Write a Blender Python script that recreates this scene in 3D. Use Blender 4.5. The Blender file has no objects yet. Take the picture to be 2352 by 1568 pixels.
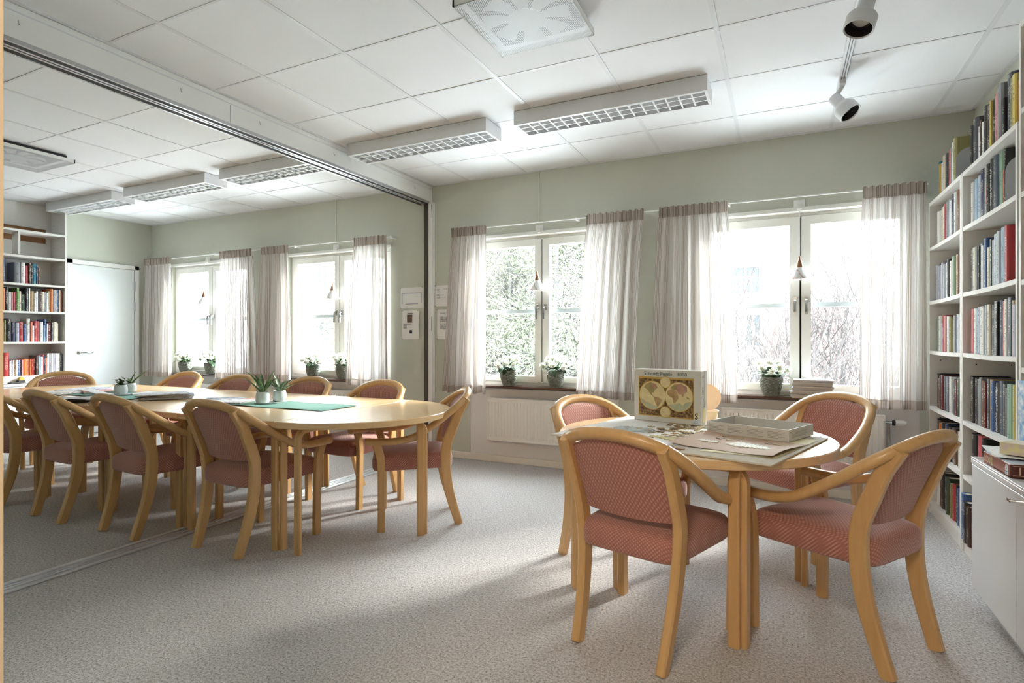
import bpy, bmesh, math, random
from math import sin, cos, pi, radians, sqrt, hypot, atan2
from mathutils import Vector, Matrix
random.seed(7)
S = bpy.context.scene
COL = S.collection

# ------------------------------------------------------------------ camera
CAM_H = 1.13
FPX = 1291.0
YAW = 0.4485
cd = bpy.data.cameras.new('camera')
cam = bpy.data.objects.new('camera', cd)
COL.objects.link(cam)
cam.location = (0, 0, CAM_H)
cam.rotation_euler = (pi / 2, 0, YAW)
cd.sensor_width = 36
cd.lens = 36 * FPX / 2352
cd.shift_y = -3 / 2352
cd.clip_start = 0.02
cd.clip_end = 400
S.camera = cam

# ------------------------------------------------------------------ world (overcast bright sky), exposure
W = bpy.data.worlds.new('sky')
S.world = W
W.use_nodes = True
bg = W.node_tree.nodes['Background']
bg.inputs[0].default_value = (0.84, 0.925, 1.0, 1)
bg.inputs[1].default_value = 9.0
sl = bpy.data.lights.new('hazy_sun', 'SUN')
sl.energy = 4.5
sl.color = (1.0, 0.95, 0.88)
sl.angle = radians(14)
sun = bpy.data.objects.new('hazy_sun', sl)
COL.objects.link(sun)
sun.location = (20, 35, 22)
sun.rotation_euler = (Vector((-0.50, -0.86, -0.50))).to_track_quat('-Z', 'Y').to_euler()   # low hazy sun, front right
S.view_settings.view_transform = 'Standard'
S.view_settings.look = 'None'
S.view_settings.gamma = 1
S.view_settings.use_curve_mapping = False
S.view_settings.exposure = 1.82
S.cycles.max_bounces = 6
S.cycles.diffuse_bounces = 4
S.cycles.glossy_bounces = 3
S.cycles.transmission_bounces = 4
S.cycles.use_adaptive_sampling = True
S.cycles.adaptive_threshold = 0.1
S.cycles.transparent_max_bounces = 8
S.cycles.sample_clamp_indirect = 12
S.cycles.caustics_reflective = False
S.cycles.caustics_refractive = False

WIN = [-6.41, -4.34, -1.96, 0.12]          # window centres along the wall
WY = 4.65                                   # window wall plane
HC = 2.65                                   # ceiling height
XL, XR, YB = -7.55, 1.14, 0.30

# ------------------------------------------------------------------ helpers
def lin(r, g, b):
    f = lambda c: (c / 255 / 12.92) if c / 255 <= 0.04045 else ((c / 255 + 0.055) / 1.055) ** 2.4
    return (f(r), f(g), f(b), 1)

_m = {}
def mat(name, col, rough=0.5, metal=0.0, spec=0.5, emit=None, estr=0, coat=0, sub=None):
    if name in _m: return _m[name]
    m = bpy.data.materials.new(name); m.use_nodes = True
    b = m.node_tree.nodes['Principled BSDF']
    b.inputs['Base Color'].default_value = col
    b.inputs['Roughness'].default_value = rough
    b.inputs['Metallic'].default_value = metal
    b.inputs['Specular IOR Level'].default_value = spec
    b.inputs['Coat Weight'].default_value = coat
    if emit:
        b.inputs['Emission Color'].default_value = emit
        b.inputs['Emission Strength'].default_value = estr
    _m[name] = m
    return m

class NT:
    """tiny node-graph helper"""
    def __init__(s, m):
        s.m = m; s.t = m.node_tree; s.n = s.t.nodes; s.bsdf = s.n.get('Principled BSDF')
    def add(s, typ, **kw):
        n = s.n.new(typ)
        for k, v in kw.items():
            if k.startswith('i_'): n.inputs[k[2:].replace('_', ' ')].default_value = v
            else: setattr(n, k, v)
        return n
    def link(s, a, b): s.t.links.new(a, b)
    def coord(s, which='Object', scale=(1, 1, 1), rot=(0, 0, 0)):
        tc = s.add('ShaderNodeTexCoord'); mp = s.add('ShaderNodeMapping')
        mp.inputs['Scale'].default_value = scale; mp.inputs['Rotation'].default_value = rot
        s.link(tc.outputs[which], mp.inputs['Vector'])
        return mp.outputs['Vector']
    def ramp(s, fac, stops):
        r = s.add('ShaderNodeValToRGB')
        while len(r.color_ramp.elements) < len(stops): r.color_ramp.elements.new(0.5)
        for e, (p, c) in zip(r.color_ramp.elements, stops):
            e.position = p; e.color = c
        s.link(fac, r.inputs['Fac'])
        return r.outputs['Color']
    def noise(s, vec, scale, detail=2, rough=0.5):
        n = s.add('ShaderNodeTexNoise')
        n.inputs['Scale'].default_value = scale; n.inputs['Detail'].default_value = detail
        n.inputs['Roughness'].default_value = rough
        s.link(vec, n.inputs['Vector'])
        return n.outputs['Fac']
    def math(s, op, a, b=None, c=None):
        n = s.add('ShaderNodeMath', operation=op)
        for i, v in enumerate((a, b, c)):
            if v is None: continue
            if isinstance(v, (int, float)): n.inputs[i].default_value = v
            else: s.link(v, n.inputs[i])
        return n.outputs[0]
    def mix(s, fac, a, b):
        n = s.add('ShaderNodeMix', data_type='RGBA')
        for sock, v in ((n.inputs['Factor'], fac), (n.inputs[6], a), (n.inputs[7], b)):
            if isinstance(v, (tuple, list)): sock.default_value = v
            elif isinstance(v, (int, float)): sock.default_value = v
            else: s.link(v, sock)
        return n.outputs[2]
    def bump(s, h, strength=0.2, dist=0.01):
        n = s.add('ShaderNodeBump'); n.inputs['Strength'].default_value = strength
        n.inputs['Distance'].default_value = dist
        s.link(h, n.inputs['Height']); s.link(n.outputs['Normal'], s.bsdf.inputs['Normal'])

class MB:
    """mesh builder: collects geometry and links it as ONE object"""
    def __init__(s): s.v = []; s.f = []; s.uv = None
    def quad(s, pts):
        b = len(s.v); s.v += [tuple(p) for p in pts]; s.f.append(tuple(range(b, b + len(pts)))); return s
    def box(s, x0, x1, y0, y1, z0, z1, bev=0):
        if bev:
            o = [(x0, y0), (x1, y0), (x1, y1), (x0, y1)]
            return s.prism(o, z0, z1, bev)
        b = len(s.v)
        s.v += [(x, y, z) for z in (z0, z1) for x, y in ((x0, y0), (x1, y0), (x1, y1), (x0, y1))]
        for f in ((0, 3, 2, 1), (4, 5, 6, 7), (0, 1, 5, 4), (1, 2, 6, 5), (2, 3, 7, 6), (3, 0, 4, 7)):
            s.f.append(tuple(b + i for i in f))
        return s
    def loft(s, rings, cap0=True, cap1=True, closed=True):
        b = len(s.v); n = len(rings[0])
        for r in rings: s.v += [tuple(p) for p in r]
        for k in range(len(rings) - 1):
            for i in range(n if closed else n - 1):
                j = (i + 1) % n
                s.f.append((b + k * n + i, b + k * n + j, b + (k + 1) * n + j, b + (k + 1) * n + i))
        if cap0: s.f.append(tuple(b + i for i in reversed(range(n))))
        if cap1: s.f.append(tuple(b + (len(rings) - 1) * n + i for i in range(n)))
        return s
    def prism(s, o, z0, z1, bev=0.0):
        """vertical prism of a CCW outline, edges chamfered by bev"""
        if not bev: return s.loft([[(x, y, z0) for x, y in o], [(x, y, z1) for x, y in o]])
        i = inset(o, bev)
        return s.loft([[(x, y, z0) for x, y in i], [(x, y, z0 + bev) for x, y in o],
                       [(x, y, z1 - bev) for x, y in o], [(x, y, z1) for x, y in i]])
    def tube(s, path, r, n=8, caps=True, up=(0, 0, 1)):
        sec = [(cos(2 * pi * i / n), sin(2 * pi * i / n)) for i in range(n)]
        rr = r if isinstance(r, (list, tuple)) else [r] * len(path)
        return s.sweep(path, [[(a * q, b * q) for a, b in sec] for q in rr], up, caps)
    def sweep(s, path, secs, up=(0, 0, 1), caps=True):
        """secs: one section or one per point; first coord along side = t x up, second along up-ish"""
        P = [Vector(p) for p in path]
        if not isinstance(secs[0][0], (tuple, list)): secs = [secs] * len(P)
        rings = []; u0 = Vector(up); prev = None
        for i, p in enumerate(P):
            t = (P[min(i + 1, len(P) - 1)] - P[max(i - 1, 0)]).normalized()
            if prev is None:
                ref = u0 if abs(t.dot(u0)) < 0.98 else Vector((1, 0, 0))
            else: ref = prev
            side = t.cross(ref)
            if side.length < 1e-6: side = Vector((1, 0, 0))
            side.normalize(); upv = side.cross(t).normalized(); prev = upv
            rings.append([p + side * a + upv * b for a, b in secs[i]])
        return s.loft(rings, caps, caps)
    def lathe(s, prof, n=24, cx=0, cy=0, cap0=True, cap1=True):
        return s.loft([[(cx + r * cos(2 * pi * i / n), cy + r * sin(2 * pi * i / n), z) for i in range(n)] for r, z in prof], cap0, cap1)
    def grid(s, nu, nv, fn, uvfn=None, flip=False):
        b = len(s.v)
        if uvfn and s.uv is None: s.uv = {}
        for j in range(nv + 1):
            for i in range(nu + 1):
                s.v.append(tuple(fn(i / nu, j / nv)))
                if uvfn: s.uv[len(s.v) - 1] = uvfn(i / nu, j / nv)
        for j in range(nv):
            for i in range(nu):
                a = b + j * (nu + 1) + i
                q = (a, a + 1, a + nu + 2, a + nu + 1)
                s.f.append(q[::-1] if flip else q)
        return s
    def xf(s, M, start=0):
        for i in range(start, len(s.v)): s.v[i] = tuple(M @ Vector(s.v[i]))
        return s
    def mesh(s, name, m=None, smooth=None):
        me = bpy.data.meshes.new(name)
        me.from_pydata([tuple(p) for p in s.v], [], s.f)
        if s.uv:
            L = me.uv_layers.new(name='UVMap')
            for lp in me.loops:
                L.data[lp.index].uv = s.uv.get(lp.vertex_index, (0, 0))
        if m: me.materials.append(m)
        if smooth is not None:
            for p in me.polygons: p.use_smooth = True
            if smooth < 180:
                me.set_sharp_from_angle(angle=radians(smooth))
        me.update()
        return me
    def build(s, name, m, parent=None, smooth=None, loc=None, rotz=0):
        return link(name, s.mesh(name, m, smooth), parent, loc, rotz)

def link(name, me, parent=None, loc=None, rotz=0):
    o = bpy.data.objects.new(name, me); COL.objects.link(o)
    if parent: o.parent = parent
    if loc: o.location = loc
    if rotz: o.rotation_euler = (0, 0, rotz)
    return o

def inset(o, d):
    n = len(o); out = []
    for i in range(n):
        p, q, r = Vector(o[i - 1]), Vector(o[i]), Vector(o[(i + 1) % n])
        e1 = (q - p).normalized(); e2 = (r - q).normalized()
        n1 = Vector((-e1.y, e1.x)); n2 = Vector((-e2.y, e2.x))
        b = n1 + n2
        k = d / max(0.3, (b.length ** 2) / 2) if b.length > 1e-6 else d
        out.append((q.x + b.x * k, q.y + b.y * k))
    return out

def tag(o, label, cat=None, group=None, kind=None):
    o['label'] = label
    if cat: o['category'] = cat
    if group: o['group'] = group
    if kind: o['kind'] = kind
    return o
def thing(name, label, cat, loc=(0, 0, 0), rotz=0, group=None, kind=None):
    o = bpy.data.objects.new(name, None); COL.objects.link(o)
    o.empty_display_size = 0.1
    o.location = loc; o.rotation_euler = (0, 0, rotz)
    return tag(o, label, cat, group, kind)
def dup(root, loc=None, rotz=None, label=None, group=None, parent=None):
    r = root.copy(); COL.objects.link(r)
    if parent is not None: r.parent = parent
    if loc is not None: r.location = loc
    if rotz is not None: r.rotation_euler = (0, 0, rotz)
    if label: r['label'] = label
    if group: r['group'] = group
    for ch in root.children: dup(ch, parent=r)
    return r
def text(name, body, size, M, m, parent, extr=0.0002, align='LEFT'):
    c = bpy.data.curves.new(name, 'FONT'); c.body = body; c.size = size
    c.extrude = extr; c.align_x = align; c.resolution_u = 2
    t = bpy.data.objects.new(name, c); COL.objects.link(t)
    bpy.context.view_layer.update()
    me = bpy.data.meshes.new_from_object(t.evaluated_get(bpy.context.evaluated_depsgraph_get()))
    bpy.data.objects.remove(t)
    me.materials.clear(); me.materials.append(m)
    o = bpy.data.objects.new(name, me); COL.objects.link(o)
    o.parent = parent; o.matrix_local = M
    return o
def basis(x, y, o):
    x = Vector(x); y = Vector(y); z = x.cross(y)
    M = Matrix((x, y, z)).transposed().to_4x4(); M.translation = Vector(o)
    return M
ORD = ['first', 'second', 'third', 'fourth', 'fifth', 'sixth', 'seventh', 'eighth', 'ninth', 'tenth', 'eleventh', 'twelfth',
       'thirteenth', 'fourteenth', 'fifteenth', 'sixteenth', 'seventeenth', 'eighteenth', 'nineteenth', 'twentieth'] + \
      ['twenty-' + w for w in ('first', 'second', 'third', 'fourth', 'fifth', 'sixth', 'seventh', 'eighth', 'ninth')] + ['thirtieth', 'thirty-first', 'thirty-second', 'thirty-third', 'thirty-fourth', 'thirty-fifth']

# ------------------------------------------------------------------ materials
def m_wall(name, col):
    m = mat(name, col, 0.75, spec=0.25); t = NT(m)
    v = t.coord('Object')
    n = t.noise(v, 1.3, 3); n2 = t.noise(v, 260, 2)
    c2 = tuple(x * 0.94 for x in col[:3]) + (1,)
    t.link(t.ramp(n, [(0.3, c2), (0.7, col)]), t.bsdf.inputs['Base Color'])
    t.bump(n2, 0.08, 0.002)
    return m
GREEN = m_wall('sage_green_wall', lin(206, 208, 195))
WHITEW = m_wall('white_wall_paint', lin(232, 230, 228))
TILE = m_wall('ceiling_tile_white', lin(238, 238, 240))
GRID = mat('ceiling_grid_white', lin(224, 224, 227), 0.5)
PAINT = mat('white_paint', lin(238, 238, 235), 0.35)
FRAME = mat('window_frame_white', lin(240, 240, 234), 0.3)
SHELF = mat('shelf_white', lin(236, 233, 228), 0.4)
LACQ = mat('white_lacquer', lin(233, 234, 236), 0.28)
BEIGE = mat('beige_jamb', lin(226, 205, 176), 0.5)
ALU = mat('aluminium', lin(190, 192, 194), 0.35, 0.85)
CHROME = mat('chrome', lin(200, 200, 200), 0.15, 1.0)
DARKGREY = mat('dark_rubber_and_gap', lin(70, 66, 60), 0.7)
BLACK = mat('black_plastic', lin(28, 28, 30), 0.5)
SILL = mat('brown_sill', lin(84, 58, 50), 0.22)
CERAM = mat('white_ceramic', lin(214, 220, 218), 0.25)
GREYLAMP = mat('grey_lamp_metal', lin(224, 225, 227), 0.4)
PAGES = mat('book_pages', lin(226, 218, 200), 0.8)
BOOKEND = mat('bookend_grey', lin(186, 188, 192), 0.4, 0.3)

def m_wood(name, c1, c2, rough=0.3, scale=(3, 30, 30)):
    m = mat(name, c1, rough, coat=0.25); t = NT(m)
    v = t.coord('Object', scale)
    n = t.noise(v, 1.6, 4, 0.6)
    t.link(t.ramp(n, [(0.25, c2), (0.75, c1)]), t.bsdf.inputs['Base Color'])
    t.bsdf.inputs['Coat Roughness'].default_value = 0.18
    return m
BIRCH = m_wood('birch_lacquered', lin(216, 174, 118), lin(203, 159, 102), 0.34, (30, 30, 3))
BIRCHTOP = m_wood('birch_table_top', lin(236, 203, 156), lin(229, 191, 141), 0.24, (2.5, 40, 40))
BROWNWOOD = m_wood('brown_wood', lin(150, 98, 48), lin(132, 84, 40), 0.4, (30, 3, 30))

def m_fabric():
    m = mat('dusty_red_fabric', lin(178, 104, 92), 0.85, spec=0.2); t = NT(m)
    tc = t.add('ShaderNodeTexCoord'); sx = t.add('ShaderNodeSeparateXYZ'); t.link(tc.outputs['Object'], sx.inputs[0])
    cb = t.add('ShaderNodeCombineXYZ')
    t.link(sx.outputs[0], cb.inputs[0]); t.link(t.math('ADD', sx.outputs[1], sx.outputs[2]), cb.inputs[1])
    mp = t.add('ShaderNodeMapping'); mp.inputs['Rotation'].default_value = (0, 0, radians(45)); mp.inputs['Scale'].default_value = (1, 1, 1)
    t.link(cb.outputs[0], mp.inputs[0])
    vo = t.add('ShaderNodeTexVoronoi', voronoi_dimensions='2D'); vo.inputs['Scale'].default_value = 95; vo.inputs['Randomness'].default_value = 0.05
    t.link(mp.outputs[0], vo.inputs['Vector'])
    d = vo.outputs['Distance']
    t.link(t.ramp(d, [(0.08, lin(202, 154, 136)), (0.36, lin(174, 117, 105)), (0.6, lin(160, 104, 94))]), t.bsdf.inputs['Base Color'])
    t.bsdf.inputs['Sheen Weight'].default_value = 0.35
    t.bump(d, 0.25, -0.0012)
    return m
FABRIC = m_fabric()

def m_carpet():
    m = mat('carpet_grey_beige', lin(170, 162, 154), 0.95, spec=0.1); t = NT(m)
    v = t.coord('Object')
    a = t.noise(v, 105, 4, 0.75); b = t.noise(v, 260, 2, 0.6); big = t.noise(v, 1.1, 3)
    vo = t.add('ShaderNodeTexVoronoi'); vo.inputs['Scale'].default_value = 210; t.link(v, vo.inputs['Vector'])
    mixf = t.math('ADD', t.math('MULTIPLY', a, 0.7), t.math('MULTIPLY', b, 0.3))
    c = t.ramp(mixf, [(0.36, lin(98, 91, 88)), (0.44, lin(172, 167, 164)), (0.54, lin(208, 205, 204)), (0.66, lin(236, 233, 231))])
    c2 = t.mix(t.math('MULTIPLY', big, 0.18), c, lin(178, 166, 154))
    t.link(c2, t.bsdf.inputs['Base Color'])
    t.bump(mixf, 0.7, 0.006)
    return m
CARPET = m_carpet()

def m_sheer(name, solid, ca, cb):
    m = bpy.data.materials.new(name); m.use_nodes = True; t = NT(m)
    t.n.remove(t.bsdf); out = t.n['Material Output']
    uv = t.add('ShaderNodeUVMap'); sx = t.add('ShaderNodeSeparateXYZ'); t.link(uv.outputs[0], sx.inputs[0])
    u = sx.outputs[0]
    w1 = t.math('SINE', t.math('MULTIPLY', u, 2 * pi / 0.021))
    w2 = t.math('SINE', t.math('MULTIPLY', u, 2 * pi / 0.163))
    band = t.math('MULTIPLY', t.math('GREATER_THAN', w1, 0.1), t.math('GREATER_THAN', w2, -0.35))
    cbv = t.add('ShaderNodeMapping'); cbv.inputs['Scale'].default_value = (900, 60, 1); t.link(uv.outputs[0], cbv.inputs[0])
    weave = t.noise(cbv.outputs[0], 1.0, 2)
    cb2 = t.add('ShaderNodeMapping'); cb2.inputs['Scale'].default_value = (40, 700, 1); t.link(uv.outputs[0], cb2.inputs[0])
    weave2 = t.noise(cb2.outputs[0], 1.0, 2)
    col = t.mix(band, ca, cb)
    df = t.add('ShaderNodeBsdfDiffuse'); tl = t.add('ShaderNodeBsdfTranslucent'); tr = t.add('ShaderNodeBsdfTransparent')
    t.link(col, df.inputs[0]); t.link(col, tl.inputs[0])
    ms = t.add('ShaderNodeMixShader'); t.link(t.math('SUBTRACT', 0.26, t.math('MULTIPLY', band, 0.12)), ms.inputs[0])
    t.link(df.outputs[0], ms.inputs[1]); t.link(tl.outputs[0], ms.inputs[2])
    alpha = t.math('ADD', t.math('ADD', t.math('MULTIPLY', band, 0.20), solid), t.math('MULTIPLY', t.math('ADD', weave, weave2), 0.12))
    alpha = t.math('MINIMUM', alpha, 1.0)
    m2 = t.add('ShaderNodeMixShader'); t.link(alpha, m2.inputs[0])
    t.link(tr.outputs[0], m2.inputs[1]); t.link(ms.outputs[0], m2.inputs[2])
    t.link(m2.outputs[0], out.inputs[0])
    return m
SHEER = m_sheer('sheer_striped_linen', 0.79, lin(224, 219, 215), lin(180, 167, 158))
SHEERD = m_sheer('sheer_striped_linen_double', 0.95, lin(196, 184, 174), lin(156, 143, 133))

def m_glass():
    m = bpy.data.materials.new('window_glass'); m.use_nodes = True; t = NT(m); t.n.remove(t.bsdf)
    tr = t.add('ShaderNodeBsdfTransparent'); tr.inputs[0].default_value = (0.95, 0.97, 0.97, 1)
    gl = t.add('ShaderNodeBsdfGlossy'); gl.inputs['Roughness'].default_value = 0.02
    lw = t.add('ShaderNodeLayerWeight'); lw.inputs[0].default_value = .5
    fac = t.math('ADD', t.math('MULTIPLY', t.math('POWER', lw.outputs['Facing'], 5.0), .8), .03)
    mx = t.add('ShaderNodeMixShader'); t.link(fac, mx.inputs[0]); t.link(tr.outputs[0], mx.inputs[1]); t.link(gl.outputs[0], mx.inputs[2])
    t.link(mx.outputs[0], t.n['Material Output'].inputs[0])
    return m
GLASS = m_glass()

def m_perf():
    m = bpy.data.materials.new('perforated_white_sheet'); m.use_nodes = True; t = NT(m)
    b = t.bsdf; b.inputs['Base Color'].default_value = lin(225, 226, 228); b.inputs['Roughness'].default_value = 0.4
    v = t.coord('Object', (1, 1, 1), (0, 0, radians(45)))
    vo = t.add('ShaderNodeTexVoronoi', voronoi_dimensions='2D'); vo.inputs['Scale'].default_value = 125; vo.inputs['Randomness'].default_value = 0
    t.link(v, vo.inputs['Vector'])
    hole = t.math('LESS_THAN', vo.outputs['Distance'], 0.40)
    tr = t.add('ShaderNodeBsdfTransparent'); mx = t.add('ShaderNodeMixShader')
    t.link(hole, mx.inputs[0]); t.link(b.outputs[0], mx.inputs[1]); t.link(tr.outputs[0], mx.inputs[2])
    t.link(mx.outputs[0], t.n['Material Output'].inputs[0])
    return m
PERF = m_perf()

def m_glazed():
    m = mat('grey_green_glaze', lin(104, 108, 98), 0.3); t = NT(m)
    tc = t.add('ShaderNodeNewGeometry')
    n = t.noise(t.coord('Object'), 60, 3)
    t.link(t.ramp(t.math('ADD', t.math('MULTIPLY', n, 0.35), t.math('MULTIPLY', tc.outputs['Pointiness'], 0.9)), [(0.50, lin(72, 76, 68)), (0.64, lin(122, 127, 114)), (0.80, lin(164, 168, 154))]), t.bsdf.inputs['Base Color'])
    return m
GLAZE = m_glazed()
def m_leaf(name, c1, c2, rough=0.45):
    m = mat(name, c1, rough); t = NT(m)
    n = t.noise(t.coord('Object'), 35, 2)
    t.link(t.ramp(n, [(0.35, c1), (0.65, c2)]), t.bsdf.inputs['Base Color'])
    return m
LEAF = m_leaf('dark_leaf', lin(52, 78, 52), lin(84, 112, 74))
ALOE = m_leaf('aloe_leaf', lin(58, 84, 48), lin(92, 120, 62))
def m_petal():
    m = bpy.data.materials.new('white_petal'); m.use_nodes = True; t = NT(m); t.n.remove(t.bsdf)
    df = t.add('ShaderNodeBsdfDiffuse'); tl = t.add('ShaderNodeBsdfTranslucent'); ms = t.add('ShaderNodeMixShader')
    df.inputs[0].default_value = lin(250, 250, 244); tl.inputs[0].default_value = lin(250, 250, 236); ms.inputs[0].default_value = .35
    t.link(df.outputs[0], ms.inputs[1]); t.link(tl.outputs[0], ms.inputs[2]); t.link(ms.outputs[0], t.n['Material Output'].inputs[0])
    return m
PETAL = m_petal()
FLCORE = mat('flower_core', lin(226, 222, 140), 0.6)
STEM = mat('stem_green', lin(110, 130, 70), 0.6)
SOIL = mat('soil', lin(60, 46, 36), 0.9)

def m_paper(name, base, ink=None, scale=(90, 22, 90), thr=0.55):
    m = mat(name, base, 0.75, spec=0.2)
    if ink:
        t = NT(m); v = t.coord('Object', scale)
        n = t.noise(v, 1.0, 3, 0.6); big = t.noise(t.coord('Object'), 9, 1)
        f = t.math('MULTIPLY', t.math('GREATER_THAN', n, thr), t.math('GREATER_THAN', big, 0.45))
        t.link(t.mix(t.math('MULTIPLY', f, 0.75), base, ink), t.bsdf.inputs['Base Color'])
    return m
PAPERW = m_paper('white_paper', lin(240, 239, 236))
NEWS = m_paper('newsprint', lin(214, 210, 206), lin(70, 70, 76), (120, 40, 120), 0.56)
MAGA = m_paper('magazine_cover_grey', lin(196, 200, 210), lin(90, 96, 120), (24, 30, 24), 0.52)
MAGB = m_paper('magazine_cover_pink', lin(214, 170, 164), lin(120, 60, 60), (24, 30, 24), 0.55)
MAGC = m_paper('magazine_cover_white', lin(232, 232, 234), lin(120, 120, 130), (30, 24, 24), 0.58)
MAGP = mat('magazine_page_edges', lin(206, 196, 184), 0.8)
INK = mat('dark_ink', lin(52, 52, 56), 0.7)
TEALINK = mat('dark_green_ink', lin(44, 94, 84), 0.6)

# ================================================================== THE SETTING
def struct(name, mb, m, label, cat, smooth=None):
    return tag(mb.build(name, m, smooth=smooth), label, cat, kind='structure')

struct('floor', MB().box(XL - .3, XR + .2, -1.75, WY + .05, -0.12, 0.0), CARPET, 'grey beige speckled carpet running through both rooms', 'floor')
# ceiling slab with lay-in tiles and T-bars
ceil = struct('ceiling', MB().box(XL - .2, XR + .2, YB - .16, WY + .3, 2.675, 2.80), TILE, 'white suspended tile ceiling over both rooms', 'ceiling')
rows = [YB, .49, 1.09, 1.69, 2.29, 2.89, 3.49, 4.09, WY]
colsR = [-3.11] + [-2.69 + .6 * k for k in range(7)] + [XR]
colsL = [XL, -7.23, -6.63, -6.03, -5.43, -4.83, -4.23, -3.63, -3.25]
tile_cache = {}
for cols in (colsR, colsL):
    for i in range(len(cols) - 1):
        for j in range(len(rows) - 1):
            w = round(cols[i + 1] - cols[i] - .006, 3); d = round(rows[j + 1] - rows[j] - .006, 3)
            if (w, d) not in tile_cache:
                tile_cache[(w, d)] = MB().box(-w / 2, w / 2, -d / 2, d / 2, 0, .018, .0025).mesh('ceiling_tile', TILE)
            link('ceiling_tile', tile_cache[(w, d)], ceil, ((cols[i] + cols[i + 1]) / 2, (rows[j] + rows[j + 1]) / 2, 2.6465 + random.uniform(-.0006, .0006)))
    for x in cols[1:-1]:
        MB().box(x - .012, x + .012, YB, WY, 2.6435, 2.6462).build('ceiling_bar', GRID, ceil)
    for y in rows[1:-1]:
        MB().box(cols[0], cols[-1], y - .006, y + .006, 2.6440, 2.6463).build('ceiling_bar', GRID, ceil)
    for (a, b, c_, d_) in ((cols[0], cols[-1], WY - .022, WY), (cols[0], cols[0] + .022, YB, WY), (cols[-1] - .022, cols[-1], YB, WY)):
        MB().box(a, b, c_, d_, 2.6425, 2.6464).build('wall_angle', GRID, ceil)

# window wall with four full openings, each filled by a white parapet panel under the sill
HW = 0.72; ZS, ZH = 0.70, 2.09
mb = MB(); xs = [XL - .2]
for c in WIN: xs += [c - HW, c + HW]
xs.append(XR + .2)
for k in range(0, len(xs), 2): mb.box(xs[k], xs[k + 1], WY, WY + .30, 0, 2.675)
for c in WIN: mb.box(c - HW, c + HW, WY, WY + .30, ZH, 2.675)
wall_front = struct('wall_front', mb, GREEN, 'pale sage green wall with the four windows', 'wall')
for c in WIN:
    MB().box(c - HW, c + HW, WY + .004, WY + .28, 0, ZS - .02).build('parapet_panel', WHITEW, wall_front)
struct('wall_left', MB().box(XL - .15, XL, YB, WY, 0, 2.675), GREEN, 'pale sage green end wall with the white door', 'wall')
struct('wall_right', MB().box(XR, XR + .15, -1.6, WY, 0, 2.675), GREEN, 'pale sage green wall behind the right bookcases', 'wall')
DX0, DX1 = -0.766, 0.24
mb = MB().box(XL - .15, DX0 - .03, YB - .15, YB, 0, 2.675).box(DX1 + .03, XR, YB - .15, YB, 0, 2.675).box(DX0 - .03, DX1 + .03, YB - .15, YB, 2.13, 2.675)
struct('wall_back', mb, GREEN, 'wall with the doorway the picture is taken from', 'wall')
jm = MB().box(DX0 - .03, DX0, YB - .152, YB + .012, 0, 2.10).box(DX1, DX1 + .03, YB - .152, YB + .012, 0, 2.10).box(DX0 - .03, DX1 + .03, YB - .152, YB + .012, 2.10, 2.13)
struct('trim_1', jm, BEIGE, 'beige wooden door jamb at the left picture edge', 'door jamb')
# corridor behind the camera
struct('wall_corridor', MB().box(-2.2, 1.3, -1.75, -1.60, 0, 2.55).box(-2.3, -2.2, -1.75, YB - .15, 0, 2.55).box(-2.3, 1.3, -1.75, YB - .15, 2.5, 2.62), WHITEW, 'white corridor walls and ceiling behind the doorway', 'wall')
cl = thing('corridor_fill_lamp', 'flat square fill lamp added out of view in the corridor behind the doorway', 'lamp', (-.3, -.7, 2.435))  # unseen lamp added as warm fill, after the warm tint of the foreground floor
MB().box(-.3, .3, -.3, .3, .02, .06, .006).build('housing', PAINT, cl)
MB().box(-.28, .28, -.28, .28, 0, .02, .004).build('diffuser', mat('lamp_diffuser_lit', lin(255, 244, 226), 0.6, emit=(1.0, .84, .66, 1), estr=15), cl)

# partition beam with its aluminium track, hooks, post and floor rail
beam = struct('trim_2', MB().box(-3.25, -3.11, YB, WY, 2.482, 2.6424, .002), PAINT, 'white beam of the folding partition across the ceiling', 'beam')
MB().box(-3.252, -3.108, YB, WY, 2.606, 2.612).build('beam_strip', GRID, beam)
MB().box(-3.1105, -3.1088, 2.40, 2.402, 2.49, 2.60).build('joint_line', mat('joint_grey', lin(150, 150, 150), .8), beam)  # thin grey line marks the seam in the beam
for a, b, z in ((-3.108, -3.122, 2.466), (-3.150, -3.166, 2.463), (-3.176, -3.192, 2.463), (-3.238, -3.252, 2.466)):
    MB().box(b, a, YB, WY, z, 2.486).build('track_rail', ALU, beam)
MB().box(-3.25, -3.11, YB, WY, 2.4795, 2.4825).build('track_groove', DARKGREY, beam)
for y in (1.32, 2.08, 2.62, 3.3, 4.35):
    MB().tube([(-3.109, y, 2.575), (-3.104, y, 2.552), (-3.098, y, 2.548), (-3.096, y, 2.556)], .0016, 6).build('hook', CHROME, beam, 60)
pst = struct('trim_3', MB().box(-3.118, -3.078, WY - .055, WY, 0, 2.48, .003), PAINT, 'light wall profile of the folding partition beside the window wall', 'partition profile')
MB().box(-3.165, -3.1185, WY - .06, WY, 0, 2.462).build('dark_seal', DARKGREY, pst)
MB().box(-3.083, -3.0765, WY - .058, WY - .054, 2.32, 2.45).build('hinge_plate', CHROME, pst)
MB().box(-3.083, -3.0765, WY - .058, WY - .054, 1.22, 1.36).build('hinge_plate', CHROME, pst)
rail = struct('trim_4', MB().box(-3.245, -3.110, YB, WY - .06, 0, .004), ALU, 'aluminium floor rail of the folding partition across the carpet', 'floor rail')
for a, b in ((-3.245, -3.215), (-3.195, -3.182), (-3.168, -3.155), (-3.135, -3.110)):
    MB().box(a, b, YB, WY - .06, .003, .0095, .001).build('rail_ridge', mat('aluminium_bright', lin(226, 228, 230), .3, .5), rail)
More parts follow.
